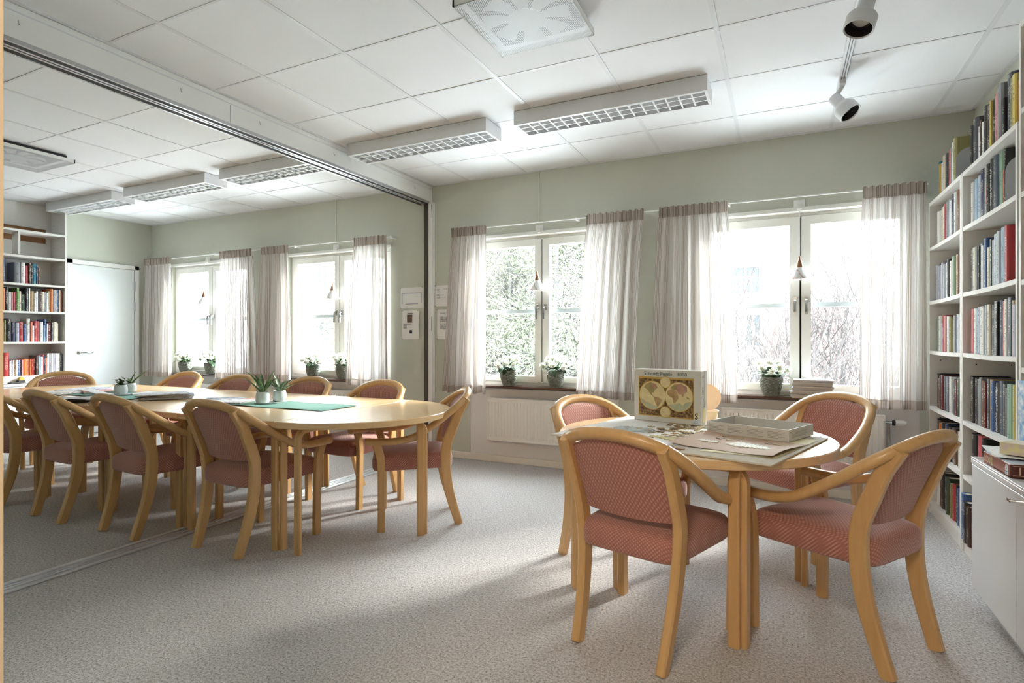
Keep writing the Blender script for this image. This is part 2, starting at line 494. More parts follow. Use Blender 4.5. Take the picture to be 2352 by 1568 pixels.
struct('trim_5', MB().box(-3.1, -1.6, 1.2, 1.235, 2.618, 2.6424, .003).box(-3.1, -1.6, 1.245, 1.262, 2.626, 2.6424), PAINT, 'white ceiling track at the upper left picture corner', 'ceiling track')

# baseboards
BB = mat('baseboard_white', lin(232, 228, 218), .4)
bbx = struct('baseboard_front', MB().box(XL, -3.17, WY - .014, WY, 0, .062, .003).box(-3.075, .86, WY - .014, WY, 0, .062, .003), BB, 'off-white baseboard under the window wall', 'baseboard')
struct('baseboard_left', MB().box(XL, XL + .014, YB, 2.57, 0, .062, .003).box(XL, XL + .014, 4.47, WY - .014, 0, .062, .003), BB, 'off-white baseboard along the end wall with the door', 'baseboard')
struct('baseboard_back', MB().box(XL, DX0 - .04, YB, YB + .014, 0, .062, .003), BB, 'off-white baseboard along the back wall', 'baseboard')

# ------------------------------------------------------------------ windows
def bar_frame(mb, x0, x1, z0, z1, w, y0, y1, wb=None, bev=.004):
    wb = wb or w
    mb.box(x0, x0 + w, y0, y1, z0, z1, bev); mb.box(x1 - w, x1, y0, y1, z0, z1, bev)
    mb.box(x0 + w, x1 - w, y0, y1, z1 - w, z1, bev); mb.box(x0 + w, x1 - w, y0, y1, z0, z0 + wb, bev)
    return mb
wl = ['window nearest the white door in the left room', 'second window of the left room, next to the partition', 'window with two potted plants beside the partition post', 'right window with one plant and a magazine pile on the sill']
for n, c in enumerate(WIN):
    w = thing('window_%d' % (n + 1), wl[n], 'window', (c, WY, 0), kind='structure')
    bar_frame(MB(), -HW, HW, ZS, ZH, .035, .06, .22, .045).build('frame', FRAME, w)
    MB().box(-HW - .02, HW + .02, -.018, .06, ZH - .014, ZH + .018, .004).build('head_trim', FRAME, w)
    MB().box(-HW - .02, HW + .02, -.072, .10, ZS - .008, ZS + .014, .004).build('window_sill', SILL, w)
    MB().box(-.022, .022, .106, .15, ZS + .045, ZH - .035, .003).build('mullion', FRAME, w)
    MB().box(-.0055, .0055, .085, .106, ZS + .05, ZH - .04).build('dark_gap_strip', DARKGREY, w)  # dark strip stands in for the shaded gap between the casements
    for sx in (-1, 1):
        a, b = (-HW + .036, -.006) if sx < 0 else (.006, HW - .036)
        ca = bar_frame(MB(), a, b, ZS + .048, ZH - .04, .064, .045, .105, .055).build('casement', FRAME, w)
        MB().box(a + .062, b - .062, .072, .078, ZS + .10, ZH - .10).build('glass_pane', GLASS, ca)
        MB().box(a + .062, b - .062, .10, .13, 1.378, 1.412).build('glazing_bar', mat('outer_bar_white', lin(226, 232, 236), .4), ca)
        hx = sx * .037
        h = MB().box(hx - .011, hx + .011, .033, .046, 1.40, 1.455, .003)
        h.sweep([(hx, .036, 1.43), (hx, .012, 1.43), (hx, .004, 1.42), (hx, .003, 1.32)], [(-.008, -.006), (.008, -.006), (.008, .006), (-.008, .006)], (0, 0, 1))
        h.build('handle', CHROME, ca, 40)
    lt = bpy.data.lights.new('daylight_portal', 'AREA'); lt.shape = 'RECTANGLE'; lt.size = 2 * HW; lt.size_y = ZH - ZS
    lt.cycles.is_portal = True
    lo = bpy.data.objects.new('daylight_portal', lt); COL.objects.link(lo)
    lo.location = (c, WY + .24, (ZS + ZH) / 2); lo.rotation_euler = (-pi / 2, 0, 0)

# ------------------------------------------------------------------ door in the end wall
d = thing('door_1', 'white door with lever handle in the left end wall', 'door', (XL, 4.065, 0), kind='structure')
fr = MB().box(0, .035, -.405, -.352, 0, 2.085, .004).box(0, .035, .352, .405, 0, 2.085, .004).box(0, .035, -.405, .405, 2.032, 2.085, .004)
fr.build('door_frame', PAINT, d)
leaf = MB().box(0, .028, -.347, .347, .012, 2.028, .003).build('door_leaf', mat('door_white', lin(226, 230, 230), .55), d)
MB().box(.0, .029, .3475, .3515, .012, 2.028).build('door_gap', DARKGREY, d)
h = MB().lathe([(.024, 0), (.026, .004), (.024, .009), (.011, .010), (.010, .045)], 20)
h.xf(Matrix.Translation((.028, -.285, .985)) @ Matrix.Rotation(pi / 2, 4, 'Y'))
h.tube([(.068, -.285, .985), (.074, -.27, .985), (.074, -.165, .982), (.066, -.155, .982)], .009, 8)
h.build('lever_handle', CHROME, leaf, 40)
h = MB().lathe([(.026, 0), (.027, .004), (.022, .012), (.010, .014)], 20); h.xf(Matrix.Translation((.028, -.285, 1.09)) @ Matrix.Rotation(pi / 2, 4, 'Y'))
h.build('lock_escutcheon', PAINT, leaf, 40)
for z in (1.82, 1.56, .30):
    MB().lathe([(.009, z - .06), (.009, z + .06)], 10, .036, .35).build('hinge', ALU, d, 40)

# ================================================================== CURTAINS, RODS, PENDANTS
def curtain(label, x0t, x1t, x0b, x1b, zb, folds, seed, lean=0, group=None):
    rnd = random.Random(seed)
    root = thing('curtain', label, 'curtain', (0, 0, 0), group='sheer striped curtains')
    ph = [rnd.uniform(0, 6.28) for _ in range(6)]
    zt = 2.105; Y0 = 4.545
    cw = 1.35
    def off(s, t):
        a = .010 + .022 * min(1, t * 1.6)
        y = a * sin(2 * pi * folds * s + ph[0] + .7 * sin(2 * pi * s + ph[1])) + .35 * a * sin(2 * pi * folds * 2.3 * s + ph[2]) * (1 - .5 * t)
        y += .004 * sin(2 * pi * folds * 5 * s + ph[3]) * (1 - t)
        return y
    def body(s, t):
        e = t ** .75
        x = (x0t + (x1t - x0t) * s) * (1 - e) + (x0b + (x1b - x0b) * s) * e
        x += .010 * sin(2 * pi * folds * 1.0 * s + ph[4]) * t
        return x, Y0 - off(s, t) - .008 * t, zt + (zb + .055 - zt) * t + .006 * sin(6.3 * s * folds + ph[5]) * t
    MB().grid(84, 26, body, lambda s, t: (s * cw, t * 1.4)).build('fabric_panel', SHEER, root, 180)
    def hem(s, t):
        x, y, z = body(s, 1.0)
        return x, y - .004, z + .004 - t * .062
    MB().grid(84, 3, hem, lambda s, t: (s * cw, 1.4 + t * .06)).build('hem', SHEERD, root, 180)
    def head(s, t):
        x, y, z = body(s, 0)
        k = folds * 3.2
        yy = Y0 - .006 - .013 * sin(2 * pi * k * s + ph[2]) * (1 - .45 * t) - .005 * sin(2 * pi * k * 2.7 * s + ph[3])
        return x + .004 * sin(2 * pi * k * s + 1.2), yy, 2.185 - t * .085 + .006 * sin(2 * pi * k * s * .5 + ph[1]) * (1 - t)
    MB().grid(110, 5, head, lambda s, t: (s * cw, t * .08)).build('heading', SHEERD, root, 180)
    return root
CUR = [
 ('striped sheer curtain beside the white door, left of the first window', -7.52, -6.99, -7.50, -7.00, .67, 5, 1),
 ('striped sheer curtain on the partition side of the window nearest the white door', -6.06, -5.52, -6.13, -5.43, .68, 6, 2),
 ('striped sheer curtain on the door side of the second left-room window', -5.36, -4.94, -5.40, -4.89, .68, 5, 3),
 ('striped sheer curtain next to the pinned sheets left of the partition post', -4.00, -3.58, -4.08, -3.55, .67, 5, 4),
 ('striped sheer curtain overlapping the pinned notices right of the partition post', -2.82, -2.45, -2.91, -2.44, .645, 5, 5),
 ('striped sheer curtain right of the window with two potted plants', -1.49, -1.01, -1.59, -1.09, .645, 6, 6),
 ('striped sheer curtain directly behind the standing puzzle box', -.89, -.375, -.95, -.30, .66, 6, 7),
 ('striped sheer curtain beside the bookcase at the right end', .495, .855, .47, .85, .665, 5, 8)]
for c in CUR: curtain(*c)
for lab, a, b in (('thin white curtain rod above the left-room windows', -7.52, -3.53), ('thin white curtain rod above the right-room windows', -2.83, .872)):
    r = thing('curtain_rod', lab, 'curtain rod', ((a + b) / 2, 4.56, 2.168))
    L = (b - a) / 2
    MB().tube([(-L, 0, 0), (L, 0, 0)], .0055, 8).build('rod', PAINT, r, 60)
    for x in (-L + .02, -L * .33, L * .33, L - .02):
        MB().box(x - .008, x + .008, 0, .09, -.012, .012, .002).build('bracket', PAINT, r)

def m_alab():
    m = mat('alabaster_glass', lin(244, 238, 234), .3); t = NT(m)
    v = t.coord('Object'); w = t.add('ShaderNodeTexWave', bands_direction='DIAGONAL'); w.inputs['Scale'].default_value = 9; w.inputs['Distortion'].default_value = 9
    t.link(v, w.inputs['Vector'])
    t.link(t.ramp(w.outputs['Fac'], [(0.0, lin(206, 172, 158)), (.08, lin(240, 230, 224)), (.2, lin(248, 247, 246))]), t.bsdf.inputs['Base Color'])
    t.bsdf.inputs['Transmission Weight'].default_value = .25
    return m
ALAB = m_alab()
BRASS = mat('brushed_brown_metal', lin(150, 112, 84), .35, .8)
plab = ['small pendant lamp hanging in the window nearest the white door', 'small pendant lamp hanging in the window left of the pinned sheets', 'small pendant lamp in front of the window with two plants', 'small pendant lamp in front of the right window']
for i, c in enumerate(WIN):
    px_ = c + (.0 if i != 3 else -.008)
    p = thing('pendant_lamp', plab[i], 'pendant lamp', (px_, 4.585, 1.57), group='window pendants')
    MB().tube([(0, .045, .50), (0, .01, .49), (0, 0, .47), (0, 0, .135)], .0028, 6).build('cord', PAINT, p, 60)
    MB().lathe([(.006, .16), (.008, .135), (.014, .125), (.022, .085), (.020, .084)], 20, 0, 0, False).build('cap', BRASS, p, 50)
    MB().lathe([(.019, .088), (.030, .072), (.046, .045), (.062, .012), (.067, 0), (.064, .001), (.058, .012), (.042, .045), (.026, .070), (.016, .084)], 28, 0, 0, False, False).build('shade', ALAB, p, 60)
    MB().lathe([(.008, .09), (.012, .07), (.020, .045), (.018, .028), (.001, .018)], 14).build('bulb', mat('frosted_bulb', lin(244, 242, 236), .4), p, 60)
    p.scale = (1.12, 1.12, 1.05)
    so = thing('lamp_outlet', ['white ceiling-lamp outlet above the window by the door', 'white lamp outlet above the second left-room window', 'white lamp outlet above the window with two plants', 'white lamp outlet above the right window'][i], 'outlet', (px_, WY, 2.085), group='lamp outlets')
    MB().box(-.038, .038, -.012, 0, 0, .076, .004).build('plate', PAINT, so)
    MB().box(-.017, .017, -.034, -.011, .004, .040, .004).build('plug', FRAME, so)
    if i in (1, 2):
        cb = thing('cable_conduit', ['thin white cable conduit on the left room wall above the window', 'thin white cable conduit on the right room wall above the window'][i - 1], 'conduit', (px_ - .006, WY, 2.16))
        MB().box(-.006, .006, -.010, 0, 0, .482, .002).build('conduit', m_wall('conduit_green', lin(214, 218, 204)), cb)

# ================================================================== RADIATORS
def radiator(label, x0, x1, z0, z1, valve=None):
    L = x1 - x0
    r = thing('radiator', label, 'radiator', ((x0 + x1) / 2, 4.60, z0), group='panel radiators')
    RAD = mat('radiator_white', lin(234, 231, 224), .35)
    H = z1 - z0; n = int(L / .033)
    prof = []
    for k in range(n + 1):
        x = -L / 2 + .012 + (L - .024) * k / n
        prof += [(x - .0115, -.022), (x - .0055, -.029), (x + .0055, -.029), (x + .0115, -.022)]
    mb = MB(); rings = []
    for z, f in ((.012, 0), (.035, 0), (.05, 1), (H - .05, 1), (H - .035, 0), (H - .008, 0)):
        rings.append([(x, -.022 + (y + .022) * f, z) for x, y in prof])
    mb.loft(rings, False, False, False)
    mb.build('front_panel', RAD, r, 30)
    MB().box(-L / 2, L / 2, -.024, -.018, 0, .014, .002).box(-L / 2, L / 2, -.024, -.018, H - .012, H, .002).box(-L / 2, L / 2, .012, .018, 0, H).build('panel_edge', RAD, r)
    MB().box(-L / 2 - .004, -L / 2, -.024, .02, .004, H - .002, .001).box(L / 2, L / 2 + .004, -.024, .02, .004, H - .002, .001).build('side_cover', RAD, r)
    g = MB()
    for k in range(int(L / .022)): g.box(-L / 2 + .005 + k * .022, -L / 2 + .018 + k * .022, -.016, .012, H - .006, H - .001)
    g.build('top_grille', RAD, r)
    for x in (-L / 4, L / 4):
        MB().box(x - .015, x + .015, .014, .05, H * .3, H * .8).build('wall_bracket', RAD, r)
    if valve:
        x = L / 2
        v = MB().tube([(x, -.002, H - .05), (x + .045, -.002, H - .05)], .011, 10).tube([(x + .03, -.002, H - .06), (x + .03, -.002, -z0 + .01)], .0065, 8)
        v.build('pipe', CHROME, r, 50)
        MB().lathe([(.012, 0), (.020, .004), (.021, .018), (.012, .022)], 14).xf(Matrix.Translation((x + .045, -.002, H - .05)) @ Matrix.Rotation(pi / 2, 4, 'Y')).build('valve_collar', BLACK, r, 40)
        MB().lathe([(.016, 0), (.020, .01), (.019, .045), (.014, .062), (.004, .066)], 16).xf(Matrix.Translation((x + .065, -.002, H - .05)) @ Matrix.Rotation(pi / 2, 4, 'Y')).build('thermostat_head', PAINT, r, 50)
    return r
radiator('white panel radiator under the window with two potted plants', -2.46, -1.40, .21, .60)
radiator('white panel radiator with thermostat valve behind the round table', -.42, .63, .21, .615, True)
radiator('white panel radiator under the window nearest the white door', -6.90, -5.90, .21, .60)
radiator('white panel radiator under the second left-room window', -4.85, -3.85, .21, .60)

# ================================================================== CEILING FIXTURES
LUM = mat('luminaire_white', lin(232, 232, 234), .35)
LOUV = mat('louvre_white', lin(240, 241, 243), .45, 0)
lumlab = ['louvred ceiling luminaire nearest the white door end wall', 'middle louvred ceiling luminaire of the left room', 'louvred ceiling luminaire of the left room next to the beam', 'louvred ceiling luminaire starting at the right side of the beam', 'rightmost louvred ceiling luminaire above the round table']
def luminaire():
    r = thing('ceiling_luminaire', lumlab[0], 'ceiling lamp', group='louvred luminaires')
    L, D, H = .61, .115, .092
    mb = MB().box(-L, L, -D, -D + .012, 0, H, .002).box(-L, L, D - .012, D, 0, H, .002).box(-L, -L + .018, -D + .012, D - .012, 0, H, .002).box(L - .018, L, -D + .012, D - .012, 0, H, .002)
    mb.box(-L + .018, L - .018, -D + .012, D - .012, H - .012, H)
    mb.build('housing', LUM, r)
    MB().box(-L + .018, L - .018, -D + .012, -D + .022, 0, .003).box(-L + .018, L - .018, D - .022, D - .012, 0, .003).build('rim', LUM, r)
    bl = MB().loft([[(x, -D + .012, 0), (x, D - .012, 0), (x + k, D - .012, .038), (x + k, -D + .012, .038)] for x, k in ((-.0045, .0035), (.0045, -.0035))]).mesh('louvre_blade', LOUV)
    n = 15
    for k in range(n):
        link('louvre_blade', bl, r, (-L + .018 + (2 * L - .036) * (k + 1) / (n + 1), 0, .004))
    for y in (-.035, .035):
        MB().loft([[(-L + .018, y - .004, .003), (-L + .018, y + .004, .003), (-L + .018, y + .0015, .04), (-L + .018, y - .0015, .04)], [(L - .018, y - .004, .003), (L - .018, y + .004, .003), (L - .018, y + .0015, .04), (L - .018, y - .0015, .04)]]).build('louvre_rail', LOUV, r)
    for y in (-.068, 0, .068):
        pts = [(y + .034 * cos(a), .055 + .03 * sin(a) * .5) for a in [pi * k / 8 for k in range(9)]]
        MB().loft([[(-L + .02, a, b) for a, b in pts], [(L - .02, a, b) for a, b in pts]], False, False, False).build('reflector', LOUV, r, 60)
    MB().tube([(-L + .06, 0, .052), (L - .06, 0, .052)], .008, 10).build('tube', mat('lamp_tube', lin(240, 240, 240), .3), r, 60)
    return r
lum0 = luminaire()
for i, xc in enumerate((-6.72, -5.30, -3.885, -2.425, -.995)):
    o = lum0 if i == 0 else dup(lum0, label=lumlab[i])
    o.location = (xc, 3.477, 2.552)

def vent(label, cx, cy, sz):
    r = thing('ceiling_diffuser', label, 'air vent', (cx, cy, 2.585), group='perforated air diffusers')
    a = sz / 2
    MB().box(-a, a, -a, a, 0, .002).build('perforated_plate', PERF, r)
    bar_x = MB().box(-a, a, -a, -a + .008, 0, .03).box(-a, a, a - .008, a, 0, .03).box(-a, -a + .008, -a, a, 0, .03).box(a - .008, a, -a, a, 0, .03)
    bar_x.build('rim', PAINT, r)
    MB().box(-a + .04, a - .04, -a + .04, a - .04, .03, .058).build('housing', mat('vent_grey', lin(70, 70, 74), .8), r)
    bl = MB().grid(6, 1, lambda s, t: (.05 + s * .15, (-.045 + t * .09) * (.4 + .9 * s), .012 + .012 * sin(s * 3)), None).mesh('blade', mat('vent_blade_white', lin(240, 240, 240), .4), 180)
    for k in range(8):
        link('blade', bl, r, (0, 0, .004), k * pi / 4 + .2)
    MB().lathe([(.09, .006), (.075, .018), (.02, .022)], 20).build('hub', PAINT, r, 50)
vent('square perforated air diffuser at the upper centre of the ceiling', -1.055, 2.345, .49)
vent('square perforated air diffuser on the left room ceiling', -5.545, 2.325, .58)

tr = thing('spotlight_track', 'slim grey spotlight track on the ceiling at the right', 'light track', (.31, 0, 2.645))
MB().box(-.018, .018, 2.30, 3.90, -.022, 0, .002).build('rail', GREYLAMP, tr)
for x in (-.008, .004): MB().box(x, x + .004, 2.30, 3.90, -.0235, -.0215).build('groove', mat('groove_grey', lin(120, 120, 122), .5), tr)
def spot(label, loc, aim):
    s_ = thing('track_spotlight', label, 'spotlight', loc, group='track spotlights')
    aim = Vector(aim).normalized()
    M = aim.to_track_quat('Z', 'Y').to_matrix().to_4x4()
    MB().lathe([(.001, -.075), (.030, -.075), (.033, -.068), (.033, -.012), (.038, 0), (.056, .016), (.060, .024), (.060, .078), (.057, .080), (.053, .076), (.050, .03), (.036, .022), (.001, .022)], 28).xf(M).build('head', GREYLAMP, s_, 40)
    MB().lathe([(.052, .074), (.0495, .034), (.036, .0255), (.001, .0255)], 28, 0, 0, False).xf(M).build('inner_baffle', BLACK, s_, 40)
    MB().lathe([(.034, .026), (.034, .038), (.028, .044), (.001, .046)], 24).xf(M).build('lamp_lens', mat('lens_glass', lin(216, 216, 216), .12, .3), s_, 40)
    a = M @ Vector((0, 0, -.06))
    MB().tube([(0, 0, 2.63 - loc[2]), (0, 0, .11), tuple(a * .5 + Vector((0, 0, .06))), tuple(a * .9)], [.014, .014, .013, .011], 10).build('arm', GREYLAMP, s_, 50)
    MB().box(-.016, .016, -.045, .045, 2.60 - loc[2], 2.625 - loc[2], .003).build('adapter', GREYLAMP, s_)
spot('grey track spotlight further from the camera, aimed at the bookcase', (.31, 3.76, 2.49), (.5, -.22, -.75))
spot('grey track spotlight at the top picture edge, aimed down', (.31, 2.80, 2.52), (-.25, -.2, -.9))

# ================================================================== PINNED SHEETS
def sheet(label, x0, x1, z0, z1, kind, rot=0):
    s_ = thing('pinned_sheet', label, 'paper', ((x0 + x1) / 2, WY, (z0 + z1) / 2), group='sheets pinned to the wall')
    w, h = (x1 - x0) / 2, (z1 - z0) / 2
    MB().grid(8, 10, lambda s, t: (-w + 2 * w * s + rot * (t - .5), -.003 - .010 * (s ** 3) * (1 - abs(2 * t - 1)) - .002 * sin(5 * t), -h + 2 * h * t)).build('paper', PAPERW, s_, 180)
    INKL = mat('pale_ink', lin(150, 150, 170), .8)
    b = MB(); yb = -.0165
    if kind == 'plan':
        for a in ((-w * .78, w * .88, h * .45, h * .40), (-w * .5, w * .55, -h * .62, -h * .55)): b.box(a[0], a[1], yb, yb + .0006, min(a[2:]), max(a[2:]))
        b.box(-w * .80, -w * .77, yb, yb + .0006, -h * .6, h * .42); b.box(w * .86, w * .89, yb, yb + .0006, -h * .55, h * .42)
        b.build('plan_lines', INKL, s_)
    if kind == 'table':
        for k in range(8): b.box(-w * .8, -w * .8 + w * random.uniform(.2, .3), yb, yb + .0006, h * (.6 - .12 * k), h * (.63 - .12 * k))
        for k in range(6): b.box(w * .1, w * .35, yb, yb + .0006, h * (.66 - .12 * k), h * (.69 - .12 * k))
        b.box(-w * .3, w * .2, yb, yb + .0006, h * .62, h * .65); b.box(-w * .8, -w * .1, yb, yb + .0006, -h * .18, -h * .16)
        b.build('table_lines', INKL, s_)
    if kind == 'photo':
        MB().box(-w * .35, w * .25, yb, yb + .0006, h * .15, h * .70).build('photo_print', m_paper('photo_print', lin(120, 100, 84), lin(60, 60, 74), (60, 60, 60), .5), s_)
        b.box(-w * .3, w * .3, yb, yb + .0006, h * .77, h * .81)
        for k in range(6): b.box(-w * .8, -w * .8 + w * (.95 if k == 0 else random.uniform(.4, .5)), yb, yb + .0006, h * (.03 - .06 * k), h * (.055 - .06 * k))
        b.box(-w * .05, w * .25, yb, yb + .0006, -h * .6, -h * .38)
        b.build('text_lines', INK, s_)
    if kind == 'note':
        B = lambda z: basis((1, 0, 0), (0, 0, 1), (-w * .62, yb, z))
        for z, line in ((h * .70, 'Lånetid 1 mån'), (h * .42, 'OBS! Lexikon'), (h * .30, 'referenslitter'), (h * .18, 'ej lånas HEM'), (-h * .10, 'Returböcker'), (-h * .22, 'utlåningar för'), (-h * .34, 'våningen')):
            text('lettering', line, .021, B(z), INK, s_)
    for k, (x, z) in enumerate(((-w * .97, h * .97), (w * .9, h * .98), (-w * .95, -h * .98))):
        MB().lathe([(.001, .012), (.004, .011), (.003, .004), (.001, 0)], 8).xf(Matrix.Translation((x, -.004, z)) @ Matrix.Rotation(pi / 2, 4, 'X')).build('pin', mat(['pin_green', 'pin_grey', 'pin_red'][k], [lin(40, 70, 70), lin(90, 90, 90), lin(150, 50, 40)][k], .4), s_)
sheet('pinned landscape sheet with a floor plan left of the partition post', -3.49, -3.205, 1.45, 1.66, 'plan')
sheet('pinned portrait sheet with a small photo left of the partition post', -3.468, -3.262, 1.14, 1.428, 'photo')
sheet('pinned landscape sheet with a table, right of the partition post', -3.072, -2.78, 1.462, 1.665, 'table')
sheet('pinned portrait notice with text lines, partly behind the curtain', -3.05, -2.84, 1.14, 1.43, 'note')

# ================================================================== TABLES
TZ = 0.70
def bent_leg(x, y, wdir, bdir, w=.042, t=.024, ztop=.662):
    """bentwood leg plate: wide along wdir, bending at its top towards bdir under the table top"""
    wd = Vector(wdir).normalized(); bd = Vector(bdir).normalized()
    base = Vector((x, y, 0)); path = [base]
    R = .05
    for k in range(8):
        a = (pi / 2) * k / 7
        path.append(base + Vector((0, 0, ztop - t / 2 - R)) + Vector((0, 0, R * sin(a))) + Vector((bd.x, bd.y, 0)) * (R - R * cos(a)))
    path.append(path[-1] + Vector((bd.x, bd.y, 0)) * .09)
    c = .005
    hw, ht = w / 2, t / 2
    sec = [(-hw + c, -ht), (hw - c, -ht), (hw, -ht + c), (hw, ht - c), (hw - c, ht), (-hw + c, ht), (-hw, ht - c), (-hw, -ht + c)]
    return path, sec, (bd.x, bd.y, 0)
def corner_leg(parent, x, y, ix, iy):
    """two plates in an L, the groove looking outwards; ix, iy = inward unit vectors"""
    ix = Vector((*ix, 0)); iy = Vector((*iy, 0)); c = Vector((x, y, 0))
    mb = MB()
    for a, b in ((ix, iy), (iy, ix)):
        p = c + a * .014 + b * .044
        path, sec, up = bent_leg(p.x, p.y, b, a)
        mb.sweep(path, sec, up)
    mb.build('leg', BIRCH, parent, 35)
def top_outline_round(cx, cy, r, n=72, a0=0, a1=2 * pi):
    return [(cx + r * cos(a0 + (a1 - a0) * k / n), cy + r * sin(a0 + (a1 - a0) * k / n)) for k in range(n if a1 - a0 > 6.2 else n + 1)]

rt = thing('round_table', 'round birch table carrying the jigsaw puzzle', 'table', (-.386, 2.70, 0))
MB().prism(top_outline_round(0, 0, .602), .665, TZ, .004).build('tabletop', BIRCHTOP, rt, 40)
for k in range(4):
    a = radians(-62.5 + 90 * k)
    o = Vector((cos(a), sin(a)))
    i1 = Vector((-cos(a + pi / 4), -sin(a + pi / 4))); i2 = Vector((-cos(a - pi / 4), -sin(a - pi / 4)))
    corner_leg(rt, o.x * .57, o.y * .57, tuple(i1), tuple(i2))
MB().lathe([(.40, .640), (.42, .665)], 40).build('apron', BIRCH, rt, 30)

X0 = -2.413; CY = 2.727
names = ['first', 'second', 'third', 'fourth']
for k in range(4):
    xa = X0 - .8 * k
    t_ = thing('rectangular_table', '%s rectangular module of the long birch table, counted from its rounded right end' % names[k], 'table', (xa - .4, CY, 0), group='long table modules')
    MB().box(-.3985, .3985, -.6, .6, .665, TZ, .004).build('tabletop', BIRCHTOP, t_)
    for sx in (-1, 1):
        for sy in (-1, 1):
            corner_leg(t_, sx * .392, sy * .565, (-sx, 0), (0, -sy))
for nm, xa, sg in (('half-round birch table forming the right end of the long table', X0, 1), ('half-round birch table forming the far left end of the long table', X0 - 3.2, -1)):
    t_ = thing('half_round_table', nm, 'table', (xa, CY, 0), group='long table ends')
    o = [(sg * x, y) for x, y in top_outline_round(.0015, 0, .603, 48, -pi / 2, pi / 2)]
    if sg < 0: o = o[::-1]
    MB().prism(o, .665, TZ, .004).build('tabletop', BIRCHTOP, t_, 40)
    for sy in (-1, 1):
        path, sec, up = bent_leg(sg * .115, sy * .55, (1, 0, 0), (0, -sy, 0))
        MB().sweep(path, sec, up).build('leg', BIRCH, t_, 35)
    corner_leg(t_, sg * .565, 0, (-sg * .7071, .7071), (-sg * .7071, -.7071))

# ================================================================== CHAIRS
HOOP = [(.250, .555, .536), (.256, .48, .534), (.262, .40, .535), (.266, .33, .543), (.268, .26, .565), (.264, .18, .612), (.255, .11, .660), (.234, .04, .713), (.205, -.01, .751), (.160, -.045, .779), (.085, -.068, .799), (0, -.075, .805)]
def rsec(w, h, c):
    w, h = w / 2, h / 2
    return [(-w + c, -h), (w - c, -h), (w, -h + c), (w, h - c), (w - c, h), (-w + c, h), (-w, h - c), (-w, -h + c)]
def smooth_path(P, n=4):
    P = [Vector(p) for p in P]; out = []
    for i in range(len(P) - 1):
        p0 = P[max(i - 1, 0)]; p1 = P[i]; p2 = P[i + 1]; p3 = P[min(i + 2, len(P) - 1)]
        for k in range(n):
            t = k / n
            out.append(.5 * ((2 * p1) + (p2 - p0) * t + (2 * p0 - 5 * p1 + 4 * p2 - p3) * t * t + (3 * p1 - p0 - 3 * p2 + p3) * t ** 3))
    out.append(P[-1])
    return out
